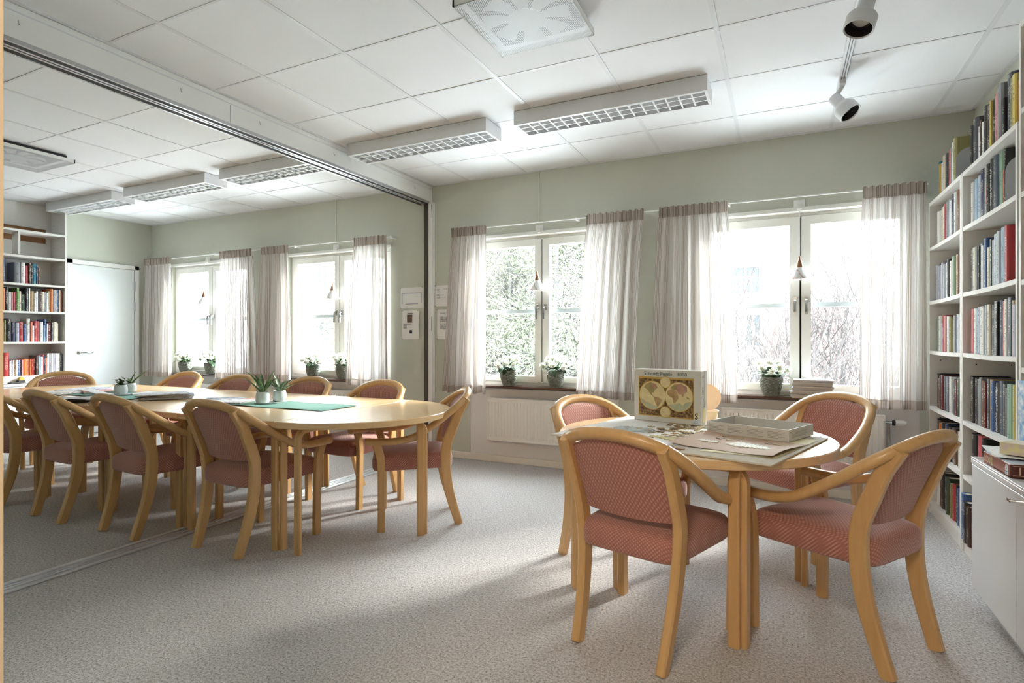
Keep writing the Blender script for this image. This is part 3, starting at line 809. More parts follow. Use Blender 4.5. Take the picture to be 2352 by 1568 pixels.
def make_chair():
    c = thing('armchair', 'x', 'chair')
    full = [(-x, y, z) for x, y, z in HOOP[::-1]]
    full = [(x, y, z) for x, y, z in HOOP] + [(-x, y, z) for x, y, z in HOOP[-2::-1]]
    path = smooth_path(full, 3)
    MB().sweep(path, rsec(.047, .038, .010), (0, 0, 1)).build('hoop_arm_rail', BIRCH, c, 50)
    # rear legs run up into the back uprights
    prof = [(-.002, 0), (.030, .10), (.058, .20), (.076, .30), (.082, .40), (.074, .50), (.050, .60), (.014, .69), (-.022, .752), (-.034, .772)]
    for s in (-1, 1):
        p = smooth_path([(s * (.170 + .030 * min(z, .5) / .5 + (-.006 if z > .7 else 0)), y - .012 * (z > .5), z) for y, z in prof], 3)
        n = len(p)
        secs = [rsec(.034, .047 + .013 * sin(pi * min(1, k / n * 1.15)), .006) for k in range(n)]
        MB().sweep(p, secs, (0, 1, 0)).build('leg', BIRCH, c, 40)
    for s in (-1, 1):
        p = smooth_path([(s * .240, .462, 0), (s * .243, .462, .20), (s * .246, .462, .36), (s * .248, .468, .44), (s * .251, .482, .495), (s * .252, .490, .522)], 2)
        n = len(p)
        secs = [rsec(.033, .044 + (.012 * (k / n) ** 3), .005) for k in range(n)]
        MB().sweep(p, secs, (0, 1, 0)).build('leg', BIRCH, c, 40)
    # seat cushion
    def outline(d, n=72):
        out = []
        for k in range(n):
            a = 2 * pi * k / n; e = 2 / 7.0
            sx = abs(cos(a)) ** e * (1 if cos(a) >= 0 else -1); sy = abs(sin(a)) ** e * (1 if sin(a) >= 0 else -1)
            y = .277 + (.243 - d) * sy
            wv = .198 + (.238 - .198) * (y - .036) / .48
            out.append(((wv - d) * sx, y))
        return out
    rings = []
    for d, z in ((.022, .352), (.006, .355), (.001, .364), (0, .382), (0, .412), (.003, .428), (.011, .440), (.028, .449), (.06, .456), (.11, .461), (.18, .464)):
        rings.append([(x, y, z - .010 * max(0, (y - .42) / .09) ** 2 * (1 if z > .40 else .2)) for x, y in outline(d)])
    MB().loft(rings).build('seat', FABRIC, c, 60)
    MB().prism([(-.15, .09), (.15, .09), (.19, .43), (-.19, .43)], .346, .360).build('seat_frame', BIRCH, c)
    # upholstered back panel, curved in plan and leaning back
    def yb(z): return .066 - .030 * ((z - .46) / .3) - .085 * max(0, (z - .50) / .28) ** 1.25
    def zt(x): return .783 - .050 * (abs(x) / .19) ** 2.3
    def zb(x): return .484 + .010 * (x / .19) ** 2
    nx, nz = 22, 14
    def front(u, v):
        x = (-.5 + u) * 2 * (.176 + .014 * v - .006 * (v > .95)); z = zb(x) + (zt(x) - zb(x)) * v
        return x, yb(z) + .55 * x * x, z, u, v
    def bulge(u, v): return (max(0, 4 * u * (1 - u)) ** .35) * (max(0, 4 * v * (1 - v)) ** .35)
    mb = MB()
    def F(u, v):
        x, y, z, *_ = front(u, v); return x, y + .006 + .017 * bulge(u, v), z
    def B(u, v):
        x, y, z, *_ = front(u, v); return x, y - .004 - .010 * bulge(u, v), z
    mb.grid(nx, nz, F, flip=True); mb.grid(nx, nz, B)
    n1 = (nx + 1) * (nz + 1)
    edge = [i for i in range(nx + 1)] + [(j + 1) * (nx + 1) - 1 for j in range(1, nz + 1)] + [nz * (nx + 1) + i for i in range(nx - 1, -1, -1)] + [j * (nx + 1) for j in range(nz - 1, 0, -1)]
    for i in range(len(edge)):
        a, b = edge[i], edge[(i + 1) % len(edge)]
        mb.f.append((a, b, b + n1, a + n1))
    mb.build('backrest', FABRIC, c, 50)
    return c
proto = make_chair()
CH = [
 ((-.53, 1.972), (.257, .966), 'birch armchair with dusty red seat nearest the camera at the round table', 0),
 ((.412, 2.376), (-.836, .55), 'birch armchair standing beside the white cabinet at the round table', 0),
 ((-.969, 2.952), (.88, -.47), 'birch armchair at the round table, left of the puzzle box', 0),
 ((.27, 3.74), (-.65, -.76), 'birch armchair at the round table in front of the thermostat radiator', 0),
 ((-1.905, 3.12), (-.795, -.605), 'birch armchair at the rounded right end of the long table', 1),
 ((-2.705, 2.008), (0.03, 1), 'birch armchair on the camera side of the long table, nearest its right end', 1),
 ((-3.468, 1.946), (0.06, 1), 'birch armchair on the camera side of the long table, second from its right end', 1),
 ((-4.177, 1.926), (0.05, 1), 'birch armchair on the camera side of the long table, third from its right end', 1),
 ((-4.95, 1.93), (0.04, 1), 'birch armchair cut by the left picture edge at the long table', 1),
 ((-2.77, 3.42), (-.05, -1), 'birch armchair on the window side of the long table, nearest the partition post', 1),
 ((-3.55, 3.46), (.06, -1), 'birch armchair on the window side of the long table, behind the aloe pots', 1),
 ((-4.36, 3.42), (.05, -1), 'birch armchair on the window side of the long table, third from the post', 1),
 ((-5.20, 3.50), (.05, -1), 'birch armchair on the window side of the long table, fourth from the post', 1),
 ((-6.28, 3.02), (.86, -.5), 'birch armchair at the far left end of the long table by the door', 1)]
for i, (o, f, lab, g) in enumerate(CH):
    c = proto if i == 0 else dup(proto)
    c.location = (o[0], o[1], 0); c.rotation_euler = (0, 0, atan2(f[1], f[0]) - pi / 2)
    c['label'] = lab; c['group'] = 'armchairs at the long table' if g else 'armchairs around the round table'

# ================================================================== ON THE ROUND TABLE
BOARD = mat('grey_millboard', lin(206, 198, 182), .85, spec=.2)
def sheet_poly(mb, pts, z0, z1): return mb.prism(pts, z0, z1)
bd = thing('puzzle_board', 'beige fibreboard under the jigsaw puzzle, overhanging the round table', 'board', (0, 0, TZ))
bp = [(-.945, 2.360), (-.032, 2.096), (.179, 2.785), (-.782, 3.105)]
MB().prism(bp, .001, .007, .001).build('board', BOARD, bd)
def lerp2(a, b, t): return (a[0] + (b[0] - a[0]) * t, a[1] + (b[1] - a[1]) * t)
def onb(u, v):   # board coordinates: u along the front edge, v to the back
    return lerp2(lerp2(bp[0], bp[1], u), lerp2(bp[3], bp[2], u), v)
def lying_sheet(label, name, corners, z, m, cat, curl=.0, th=.0012, n=14):
    o = thing(name, label, cat, (0, 0, z))
    def fn(u, v, dz=0):
        p = lerp2(lerp2(corners[0], corners[1], u), lerp2(corners[3], corners[2], u), v)
        return p[0], p[1], dz + curl * (max(0, u - .7) / .3) ** 2 * (.6 + .4 * sin(v * 5)) + curl * .8 * (max(0, .25 - u) / .25) ** 2
    mb = MB(); mb.grid(n, n, lambda u, v: fn(u, v, th)); mb.grid(n, n, lambda u, v: fn(u, v, 0), flip=True)
    mb.build('paper', m, o, 180)
    return o
lying_sheet('white paper sheet under the jigsaw pieces on the board', 'paper_sheet', [onb(.015, .02), onb(.62, .16), onb(.66, .985), onb(.012, .985)], TZ + .0075, PAPERW, 'paper')
YEL = mat('pale_yellow_paper', lin(238, 228, 184), .75)
BRP = mat('brown_wrapping_paper', lin(206, 176, 152), .7)
lying_sheet('pale yellow sheet under the open box bottom', 'paper_sheet', [onb(.70, .10), onb(.975, .16), onb(.985, .86), onb(.72, .80)], TZ + .0075, YEL, 'paper')
lying_sheet('brown wrapping paper with a white puzzle cluster in front of the open box', 'wrapping_paper', [(-.42, 2.335), (-.03, 2.215), (.085, 2.535), (-.30, 2.70)], TZ + .0095, BRP, 'paper', .012)

def m_piece(name, cols, sc=60):
    m = mat(name, cols[0], .5); t = NT(m)
    oi = t.add('ShaderNodeObjectInfo')
    n = t.noise(t.coord('Object'), sc, 3)
    f = t.math('ADD', t.math('MULTIPLY', oi.outputs['Random'], .7), t.math('MULTIPLY', n, .4))
    t.link(t.ramp(f, [(k / (len(cols) - 1), c_) for k, c_ in enumerate(cols)]), t.bsdf.inputs['Base Color'])
    return m
PIECE = m_piece('puzzle_piece_print', [lin(112, 88, 62), lin(176, 146, 100), lin(206, 186, 138), lin(96, 80, 66), lin(222, 208, 170)])
def jig_outline(s=.0105, rnd=None):
    """outline of one jigsaw piece with tabs and blanks"""
    pts = []
    for side in range(4):
        tab = rnd.choice((-1, 1))
        a = side * pi / 2
        prof = [(-1, -1), (-.28, -1), (-.34, -1 - tab * .22), (-.20, -1 - tab * .48), (.20, -1 - tab * .48), (.34, -1 - tab * .22), (.28, -1)]
        for x, y in prof:
            pts.append((s * (x * cos(a) - y * sin(a)), s * (x * sin(a) + y * cos(a))))
    return pts
rnd = random.Random(5)
jm = [MB().prism(jig_outline(.0105 + .0012 * k, rnd), 0, .0022).mesh('jigsaw_piece', PIECE) for k in range(4)]
placed = []
def place_pieces(n, fn, label, group, m=None, dmin=.021):
    k = 0; tries = 0
    while k < n and tries < n * 40:
        tries += 1
        u, v = fn()
        p = onb(u, v)
        if any(hypot(p[0] - q[0], p[1] - q[1]) < dmin for q in placed): continue
        placed.append(p); k += 1
        o = link('jigsaw_piece', rnd.choice(jm if m is None else m), None, (p[0], p[1], TZ + .0090), rnd.uniform(0, 6.28))
        tag(o, label, 'puzzle piece', group)
# assembled sections: joined pieces as one lifted slab each, outline stepped like jigsaw edges
def m_section(name, ca, cb):
    m = mat(name, ca, .55); t = NT(m)
    v = t.coord('Object'); n = t.noise(v, 14, 3); ck = t.noise(v, 120, 2)
    vo = t.add('ShaderNodeTexVoronoi', feature='DISTANCE_TO_EDGE'); vo.inputs['Scale'].default_value = 48; vo.inputs['Randomness'].default_value = .35; t.link(v, vo.inputs['Vector'])
    c = t.ramp(n, [(.3, ca), (.7, cb)])
    line = t.math('LESS_THAN', vo.outputs['Distance'], .06)
    t.link(t.mix(t.math('MULTIPLY', line, .35), c, lin(110, 100, 84)), t.bsdf.inputs['Base Color'])
    t.bump(vo.outputs['Distance'], .3, .001)
    return m
def section(label, center, rx, ry, rot, m, seed, z=TZ + .0088):
    r = random.Random(seed); n = 26; out = []
    for k in range(n * 4):
        a = 2 * pi * k / (n * 4)
        w = 1 + .12 * sin(3 * a + seed) + .08 * sin(5 * a + 2 * seed)
        j = (.008, .008, -.006, -.006)[k % 4]
        x, y = (rx * w + j) * cos(a), (ry * w + j) * sin(a)
        out.append((x * cos(rot) - y * sin(rot), x * sin(rot) + y * cos(rot)))
    return tag(MB().prism(out, 0, .0022).build('assembled_puzzle_section', m, None, None, (*center, z)), label, 'puzzle section', 'assembled jigsaw sections')
SEA = m_section('puzzle_sea_pale', lin(206, 216, 214), lin(188, 204, 206))
LAND = m_section('puzzle_land_olive', lin(196, 188, 128), lin(214, 204, 156))
CREAM = m_section('puzzle_cream', lin(238, 236, 222), lin(226, 222, 200))
section('pale blue assembled puzzle section at the left end of the board', onb(.24, .45), .105, .085, .5, SEA, 3)
section('olive assembled puzzle section in the middle of the board', onb(.50, .335), .085, .040, -.30, LAND, 5)
section('cream assembled puzzle section on the brown paper', (-.125, 2.415), .085, .042, -.40, CREAM, 8, TZ + .0112)
section('small cream puzzle strip left on the brown paper', (-.285, 2.460), .050, .018, -.40, CREAM, 11, TZ + .0112)
# assembled border strip along the front
st = []
for k in range(60):
    u = k / 59; st.append((u, .012 * (1 if k % 4 < 2 else -1) * .4))
bpts = [(u * .52, -.012) for u in (0, 1)] + [(u * .52, .012 + d) for u, d in reversed(st)]
ang = atan2(bp[1][1] - bp[0][1], bp[1][0] - bp[0][0])
q = onb(.10, .075)
tag(MB().prism(bpts, 0, .0022).build('assembled_puzzle_border', m_section('puzzle_border_brown', lin(150, 112, 78), lin(190, 150, 110)), None, None, (q[0], q[1], TZ + .0088), ang), 'brown assembled border strip along the front of the puzzle', 'puzzle section')
place_pieces(62, lambda: (rnd.gauss(.47, .11), rnd.gauss(.62, .14)), 'loose brown jigsaw piece scattered in front of the puzzle box', 'loose jigsaw pieces by the box', None, .024)
place_pieces(38, lambda: (rnd.uniform(.14, .42), rnd.uniform(.16, .30)), 'loose jigsaw piece between the pale blue section and the front border', 'loose jigsaw pieces at the front', None, .026)
place_pieces(20, lambda: (rnd.uniform(.30, .50), rnd.uniform(.74, .92)), 'loose dark jigsaw piece behind the pale blue section, left of the box', 'loose jigsaw pieces at the back', None, .025)
for k, (x, y) in enumerate(((-.22, 2.60), (-.16, 2.575), (-.24, 2.545), (-.045, 2.50), (-.02, 2.49), (-.20, 2.515))):
    o = link('jigsaw_piece', jm[k % 4], None, (x, y, TZ + .0112), k * 1.3)
    tag(o, 'loose jigsaw piece on the brown paper close to the open box', 'puzzle piece', 'loose pieces on brown paper')

# standing puzzle box
BOXW = mat('box_white_card', lin(222, 220, 212), .45)
pb = thing('puzzle_box', 'white puzzle box with an old world map standing on the round table', 'box', (-.711, 2.982, TZ + .010), atan2(2.881 - 2.982, -.36 + .711))
BW, BH, BDp = .366, .268, .068
MB().box(0, BW, 0, BDp, 0, BH, .0015).build('box_body', BOXW, pb)
MB().box(-.0012, BW + .0012, BDp * .55, BDp + .0012, -.0005, BH + .0012, .001).build('box_lid_rim', BOXW, pb)
def m_map_border():
    m = mat('map_border_print', lin(110, 82, 52), .5); t = NT(m); v = t.coord('Object')
    n = t.noise(v, 70, 5, .7)
    t.link(t.ramp(n, [(.35, lin(62, 44, 30)), (.5, lin(122, 92, 56)), (.62, lin(190, 160, 104)), (.72, lin(150, 84, 56))]), t.bsdf.inputs['Base Color'])
    return m
GOLD = mat('map_gold_print', lin(206, 168, 84), .45)
OCEAN = m_leaf('map_cream_print', lin(232, 218, 168), lin(222, 204, 150), .5)
SOUTH = m_leaf('map_southland_print', lin(178, 184, 150), lin(196, 198, 164), .5)
LANDA = m_leaf('map_land_tan', lin(176, 140, 96), lin(196, 164, 116), .5)
LANDB = m_leaf('map_land_rose', lin(182, 134, 116), lin(196, 156, 128), .5)
LANDC = m_leaf('map_land_olive', lin(156, 142, 92), lin(176, 160, 104), .5)
pm = MB().box(.028, BW - .038, -.0008, 0, .028, BH - .040).build('map_print', m_map_border(), pb)
fr = MB()
for a in ((.026, BW - .036, .026, .031), (.026, BW - .036, BH - .048, BH - .038), (.026, .030, .026, BH - .038), (BW - .040, BW - .036, .026, BH - .038)):
    fr.box(a[0], a[1], -.0011, -.0002, a[2], a[3])
fr.build('map_gold_frame', GOLD, pb)
def flat(name, pts, depth, m, parent):
    """flat print outline in the x-z plane of the box front"""
    if sum(pts[i - 1][0] * pts[i][1] - pts[i][0] * pts[i - 1][1] for i in range(len(pts))) < 0: pts = pts[::-1]
    mb = MB().loft([[(x, -depth + .0003, z) for x, z in pts], [(x, -depth, z) for x, z in pts]])
    return mb.build(name, m, parent)
def circ(cx, cz, r, n=40): return [(cx + r * cos(2 * pi * k / n), cz + r * sin(2 * pi * k / n)) for k in range(n)]
cA, cB, zc, Rg = .105, .251, .134, .0725
for cx_ in (cA, cB):
    flat('hemisphere_rim', circ(cx_, zc, Rg + .003), .0012, GOLD, pb)
    flat('hemisphere', circ(cx_, zc, Rg), .0015, OCEAN, pb)
for cx_, cz_, r_ in ((.178, .205, .027), (.178, .052, .027)):
    flat('small_sphere_rim', circ(cx_, cz_, r_ + .003, 28), .0018, GOLD, pb)
    flat('small_sphere', circ(cx_, cz_, r_, 28), .0021, OCEAN, pb)
def ell(c_, pts): return [(c_ + x * Rg, zc + z * Rg) for x, z in pts]
flat('southland', ell(cA, [(-.93, -.30), (-.7, -.32), (-.5, -.5), (-.2, -.55), (.1, -.72), (.5, -.78), (.35, -.9), (0, -.985), (-.4, -.9), (-.75, -.62)]), .0018, SOUTH, pb)
flat('southland', ell(cB, [(-.75, -.62), (-.35, -.52), (.1, -.42), (.3, -.6), (.5, -.35), (.93, -.25), (.9, -.42), (.6, -.78), (.2, -.97), (-.3, -.93)]), .0018, SOUTH, pb)
flat('continent', ell(cA, [(-.65, .55), (-.45, .82), (-.1, .93), (.3, .80), (.42, .55), (.2, .40), (.12, .2), (-.05, .18), (.05, -.02), (.2, -.12), (.12, -.10), (-.15, .08), (-.35, .35)]), .0019, LANDC, pb)
flat('continent', ell(cA, [(-.1, .90), (.3, .78), (.40, .56), (.2, .42), (.05, .55)]), .0021, LANDB, pb)
flat('continent', ell(cA, [(.15, -.12), (.45, -.10), (.78, -.30), (.62, -.55), (.42, -.85), (.30, -.60), (.18, -.35)]), .0019, LANDA, pb)
flat('continent', ell(cB, [(-.82, .38), (-.5, .55), (-.2, .42), (-.05, .1), (-.02, -.1), (-.25, -.42), (-.38, -.45), (-.45, -.1), (-.72, .02), (-.88, .18)]), .0019, LANDA, pb)
flat('continent', ell(cB, [(-.62, .60), (-.3, .86), (.2, .93), (.6, .70), (.62, .40), (.42, .25), (.30, -.02), (.18, .2), (.0, .18), (-.15, .45), (-.4, .50)]), .0021, LANDB, pb)
flat('continent', ell(cB, [(-.62, .60), (-.35, .84), (-.1, .70), (-.2, .50), (-.42, .50)]), .0023, LANDC, pb)
flat('continent', ell(cB, [(.55, .05), (.72, .0), (.80, -.12), (.62, -.10)]), .0019, LANDC, pb)
B = lambda x, z: basis((1, 0, 0), (0, 0, 1), (x, -.0012, z))
text('lettering', 'Schmidt Puzzle', .0262, B(.058, BH - .030), TEALINK, pb)
text('lettering', '1000', .0275, B(.240, BH - .030), TEALINK, pb)
LOGOW = mat('logo_white', lin(236, 238, 238), .5)
flat('logo_plate', [(.328, .004), (.366, .004), (.366, .030), (.360, .043), (.347, .049), (.334, .043), (.328, .030)], .0024, LOGOW, pb)
text('logo_letter', 'S', .042, basis((1, 0, 0), (0, 0, 1), (.3335, -.0028, .030)), mat('logo_black', lin(40, 34, 40), .5), pb)
text('logo_letter', 'S', .040, basis((1, 0, 0), (0, 0, 1), (.3360, -.0026, .033)), mat('logo_yellow', lin(222, 176, 40), .5), pb)
LOGOB = mat('logo_blue', lin(70, 140, 180), .5)
text('logo_lettering', 'Schmidt', .0105, basis((1, 0, 0), (0, 0, 1), (.3295, -.0028, .017)), LOGOB, pb)
text('logo_lettering', 'Puzzle', .0105, basis((1, 0, 0), (0, 0, 1), (.3325, -.0028, .0075)), LOGOB, pb)
# right narrow side (normal +x): reads bottom to top
SB = lambda y, z: basis((0, 0, 1), (0, -1, 0), (BW + .0016, y, z))
text('side_lettering', '1000', .020, SB(.026, .150), mat('grey_ink', lin(70, 72, 76), .6), pb)
text('side_lettering', 'Schmidt', .014, SB(.026, .088), mat('grey_ink', lin(70, 72, 76), .6), pb)
text('side_lettering', 'Puzzle', .014, SB(.048, .088), mat('grey_ink', lin(70, 72, 76), .6), pb)
MB().box(BW + .0012, BW + .0018, .018, .052, .014, .080).build('side_map_print', OCEAN, pb)
text('side_logo', 'S', .026, SB(.030, BH - .036), mat('logo_red', lin(200, 110, 96), .5), pb)

# open box bottom
ob = thing('open_box_bottom', 'open white bottom half of the puzzle box on the round table', 'box', (-.313, 2.705, TZ + .0105), atan2(2.568 - 2.705, .03 + .313))
OW, OD, OH, TH = .362, .27, .050, .003
mb = MB().box(0, OW, 0, TH, 0, OH).box(0, OW, OD - TH, OD, 0, OH).box(0, TH, TH, OD - TH, 0, OH).box(OW - TH, OW, TH, OD - TH, 0, OH)
mb.build('side_wall', BOXW, ob)
MB().box(TH, OW - TH, TH, OD - TH, 0, TH).build('box_floor', mat('inner_grey_card', lin(140, 134, 126), .7), ob)
GREYP = mat('pale_grey_print', lin(178, 174, 168), .7)
pr = MB()
for k in range(4):
    x = .012 + k * .088
    for j in range(5):
        pr.box(x, x + .07 - .012 * ((j * 7 + k) % 3), -.0006, 0, .034 - j * .006, .0365 - j * .006)
    pr.box(x, x + .004, -.0006, 0, .041, .044)
pr.build('printed_lines', GREYP, ob)
pr = MB()
for j in range(4): pr.box(OW, OW + .0006, .03, .20 - .02 * (j % 2), .032 - j * .006, .034 - j * .006)
pr.build('printed_lines', GREYP, ob)

# plastic tub with its lid leaning upright behind the puzzle box
def m_plastic():
    m = mat('translucent_plastic', lin(240, 232, 222), .35); b = m.node_tree.nodes['Principled BSDF']
    b.inputs['Transmission Weight'].default_value = .35; b.inputs['Subsurface Weight'].default_value = .3
    return m
PLA = m_plastic()
tb = thing('plastic_tub', 'round translucent plastic tub behind the standing puzzle box', 'tub', (-.372, 3.165, TZ))
MB().lathe([(.056, .0), (.058, .004), (.066, .050), (.070, .052), (.070, .056), (.064, .056), (.055, .006)], 32, 0, 0, True, True).build('tub', PLA, tb, 50)
LIDM = mat('white_lid_peach_reflection', lin(240, 206, 168), .4)  # white lid; peach reflection of the table wood painted into its colour
ld = MB().lathe([(.001, 0), (.066, 0), (.070, .003), (.072, .009), (.069, .009), (.067, .005), (.001, .004)], 40)
ld.xf(Matrix.Translation((.004, .040, .120)) @ Matrix.Rotation(radians(80), 4, 'X'))
ld.build('lid', LIDM, tb, 50)

# ================================================================== ON THE LONG TABLE
TEAL = mat('teal_cloth', lin(150, 190, 178), .9, spec=.1)
def runner(label, x0, x1, y0, y1, seed):
    o = thing('table_runner', label, 'table runner', (0, 0, TZ))
    def fn(u, v, dz=0): return x0 + (x1 - x0) * u, y0 + (y1 - y0) * v + .006 * sin(9 * u + seed), .0008 + dz + .0015 * (1 + sin(17 * u + 5 * v + seed))
    MB().grid(40, 8, lambda u, v: fn(u, v, .0015)).grid(40, 8, lambda u, v: fn(u, v), flip=True).build('cloth', TEAL, o, 180)
    h = MB()
    for v0 in (0, .94): h.grid(40, 1, lambda u, v: (fn(u, v0 + v * .06)[0], fn(u, v0 + v * .06)[1], fn(u, v0 + v * .06)[2] + .0022))
    h.build('hem', mat('teal_hem', lin(128, 166, 150), .9), o, 180)
runner('teal table runner under the two aloe pots on the long table', -3.78, -2.50, 2.545, 2.865, 0)
runner('teal table runner towards the door end of the long table', -5.35, -4.25, 2.46, 2.80, 2)

def leaf_mesh(L, w, droop, fold=.15, n=8, thick=0, up=.5, m=None, name='leaf'):
    """leaf growing along +x from the origin, curving up then drooping"""
    def fn(u, v):
        x = L * v; ww = w * (sin(pi * min(1, .12 + v * .88)) ** .7) * (1 - .15 * v)
        y = (u - .5) * 2 * ww
        z = up * L * v - droop * L * v * v + fold * abs(y)
        return x * (1 - .1 * v), y, z
    mb = MB(); mb.grid(4, n, fn)
    if thick:
        mb.grid(4, n, lambda u, v: (fn(u, v)[0], fn(u, v)[1], fn(u, v)[2] - thick * (1 - (2 * u - 1) ** 2) * (1 - v)), flip=True)
    return mb.mesh(name, m, 180)
def orient(o, az, tilt=0, roll=0): o.rotation_euler = (roll, -tilt, az)

def aloe(label, loc, seed, n, H, wide, m=ALOE, group='potted succulents'):
    r = random.Random(seed)
    p = thing('potted_aloe', label, 'potted plant', loc, group=group)
    MB().lathe([(.030, 0), (.041, .002), (.047, .022), (.0465, .045), (.041, .068), (.038, .074), (.035, .073), (.036, .060), (.001, .058)], 28).build('pot', CERAM, p, 50)
    MB().lathe([(.001, .062), (.035, .0605)], 16).build('soil', SOIL, p)
    for k in range(n):
        L = H * r.uniform(.7, 1.1)
        me = leaf_mesh(L, wide, r.uniform(.05, .35), .35, 8, .008, 0, m)
        o = link('leaf', me, p, (0, 0, .06)); orient(o, 2 * pi * k / n + r.uniform(-.3, .3), r.uniform(.45, 1.3), 0)
    return p
tray = thing('saucer', 'oval white saucer under the two aloe pots', 'saucer', (-3.14, 2.742, TZ + .004), radians(75), group='saucers')
MB().loft([[(a * .115 * k, b * .078 * k, z) for a, b in [(cos(2 * pi * i / 40), sin(2 * pi * i / 40)) for i in range(40)]] for k, z in ((.9, 0), (.98, .004), (1, .010), (.97, .010), (.93, .005))]).build('dish', CERAM, tray, 50)
aloe('aloe with long arching leaves in a white pot, nearer the camera on the saucer', (-3.155, 2.685, TZ + .010), 3, 10, .215, .014)
aloe('aloe with upright grey-green leaves in a white pot, window side of the saucer', (-3.128, 2.80, TZ + .010), 8, 9, .185, .015, m_leaf('greygreen_leaf', lin(88, 110, 84), lin(112, 130, 98)))
MB_s = thing('saucer', 'small white saucer under the leafy jade plant', 'saucer', (-4.62, 2.61, TZ + .004), 0, group='saucers')
MB().lathe([(.060, 0), (.072, .003), (.076, .009), (.073, .009), (.068, .005), (.001, .005)], 32).build('dish', CERAM, MB_s, 50)
jade = aloe('bushy jade plant in a white pot at the door end of the long table', (-4.62, 2.61, TZ + .010), 21, 5, .05, .016, LEAF)
rj = random.Random(4)
for k in range(26):
    me = leaf_mesh(.045, .012, .2, .1, 5, 0, .1, ALOE if k % 3 else LEAF)
    o = link('leaf', me, jade, (rj.uniform(-.03, .03), rj.uniform(-.03, .03), rj.uniform(.06, .115))); orient(o, rj.uniform(0, 6.28), rj.uniform(-.4, .9))
for k in range(6):
    MB().tube([(0, 0, .055), (rj.uniform(-.03, .03), rj.uniform(-.03, .03), .11)], .003, 6).build('stem', STEM, jade, 60)
sp = aloe('sparse plant with two long arching leaves in a white pot, window side of the jade', (-4.83, 2.80, TZ + .004), 33, 4, .07, .014)
for az, tl, L in ((.35, .75, .25), (2.6, .45, .16), (1.4, 1.3, .13)):
    o = link('leaf', leaf_mesh(L, .012, .12, .35, 10, .006, 0, ALOE), sp, (0, 0, .06)); orient(o, az, tl)

def mag(label, x, y, rz, w, d, h, m, z=0, group='magazines on the long table', bend=0, name='magazine'):
    o = thing(name, label, 'magazine', (x, y, TZ + .001 + z), rz, group)
    def fn(u, v, dz): return (-w / 2 + w * u, -d / 2 + d * v, dz + bend * sin(pi * u) * (.5 + .5 * v))
    MB().grid(8, 4, lambda u, v: fn(u, v, h)).grid(8, 4, lambda u, v: fn(u, v, h - .0012), flip=True).build('cover', m, o, 180)
    mb = MB(); mb.loft([[fn(u, v, k) for u, v in [(i / 8, 0) for i in range(9)] + [(1, j / 4) for j in range(1, 5)] + [(1 - i / 8, 1) for i in range(1, 9)] + [(0, 1 - j / 4) for j in range(1, 4)]] for k in (0, h - .0013)], True, False)
    mb.build('pages', MAGP, o)
    return o
# stack of magazines in the middle
mags = [MAGA, NEWS, MAGC, MAGB, MAGA, NEWS, MAGC]
for k in range(7):
    mag('magazine in the pile beside the jade plant, %s from the bottom' % ORD[k], -4.08 + .02 * sin(k * 2.1), 2.62 + .025 * cos(k * 1.7), .9 + .14 * sin(k * 3.3), .30, .22, .0055, mags[k], .0058 * k, bend=.001)
mag('grey magazine alone on the left end of the near runner', -3.60, 2.70, .5, .28, .21, .005, MAGA, .006)
mag('white magazine between the grey one and the aloe saucer', -3.42, 2.66, .25, .27, .20, .006, MAGC, .006)
mag('pink-edged magazine under the aloe leaves on the runner', -3.40, 2.80, 1.2, .24, .18, .004, MAGB, .006)
mag('open grey magazine at the far left end of the long table', -5.35, 2.78, .3, .42, .28, .006, MAGA, .006, bend=.006)
mag('second grey magazine at the far left end, nearer the camera', -5.25, 2.50, .1, .40, .26, .004, NEWS, .006, bend=.004)
mag('pink magazine beside the folded grey sheet on the long table', -5.02, 2.66, -.4, .24, .20, .014, MAGB, .006)
np_ = thing('newspaper', 'folded newspaper behind the third camera-side armchair', 'newspaper', (-4.52, 2.20, TZ + .001), .55)
for j in range(4):
    mb = MB()
    def fn(u, v, j=j):
        y = -.13 + .26 * v
        return -.19 + .38 * u + .006 * j, y, .003 + .0055 * j + .010 * (max(0, .3 - v) / .3) ** 2 * (1.5 - j * .3) + .004 * sin(u * 7 + j)
    mb.grid(12, 8, fn); mb.grid(12, 8, lambda u, v: (fn(u, v)[0], fn(u, v)[1], fn(u, v)[2] - .003), flip=True)
    mb.build('sheet', NEWS if j % 2 else m_paper('newsprint_photo', lin(150, 136, 116), lin(60, 56, 50), (14, 14, 14), .5), np_, 180)
fs = thing('folded_sheet', 'grey white sheet folded like a tent on the long table', 'paper', (-4.78, 2.46, TZ + .008), .9)
MB().grid(12, 6, lambda u, v: (-.17 + .34 * u, -.11 + .22 * v, .001 + .055 * max(0, 1 - abs(u - .45) / .42))).build('sheet', PAPERW, fs)
lying_sheet('white sheet of paper left of the jade plant', 'paper_sheet', [(-4.62, 2.66), (-4.40, 2.72), (-4.50, 2.94), (-4.72, 2.88)], TZ + .006, PAPERW, 'paper', .004)

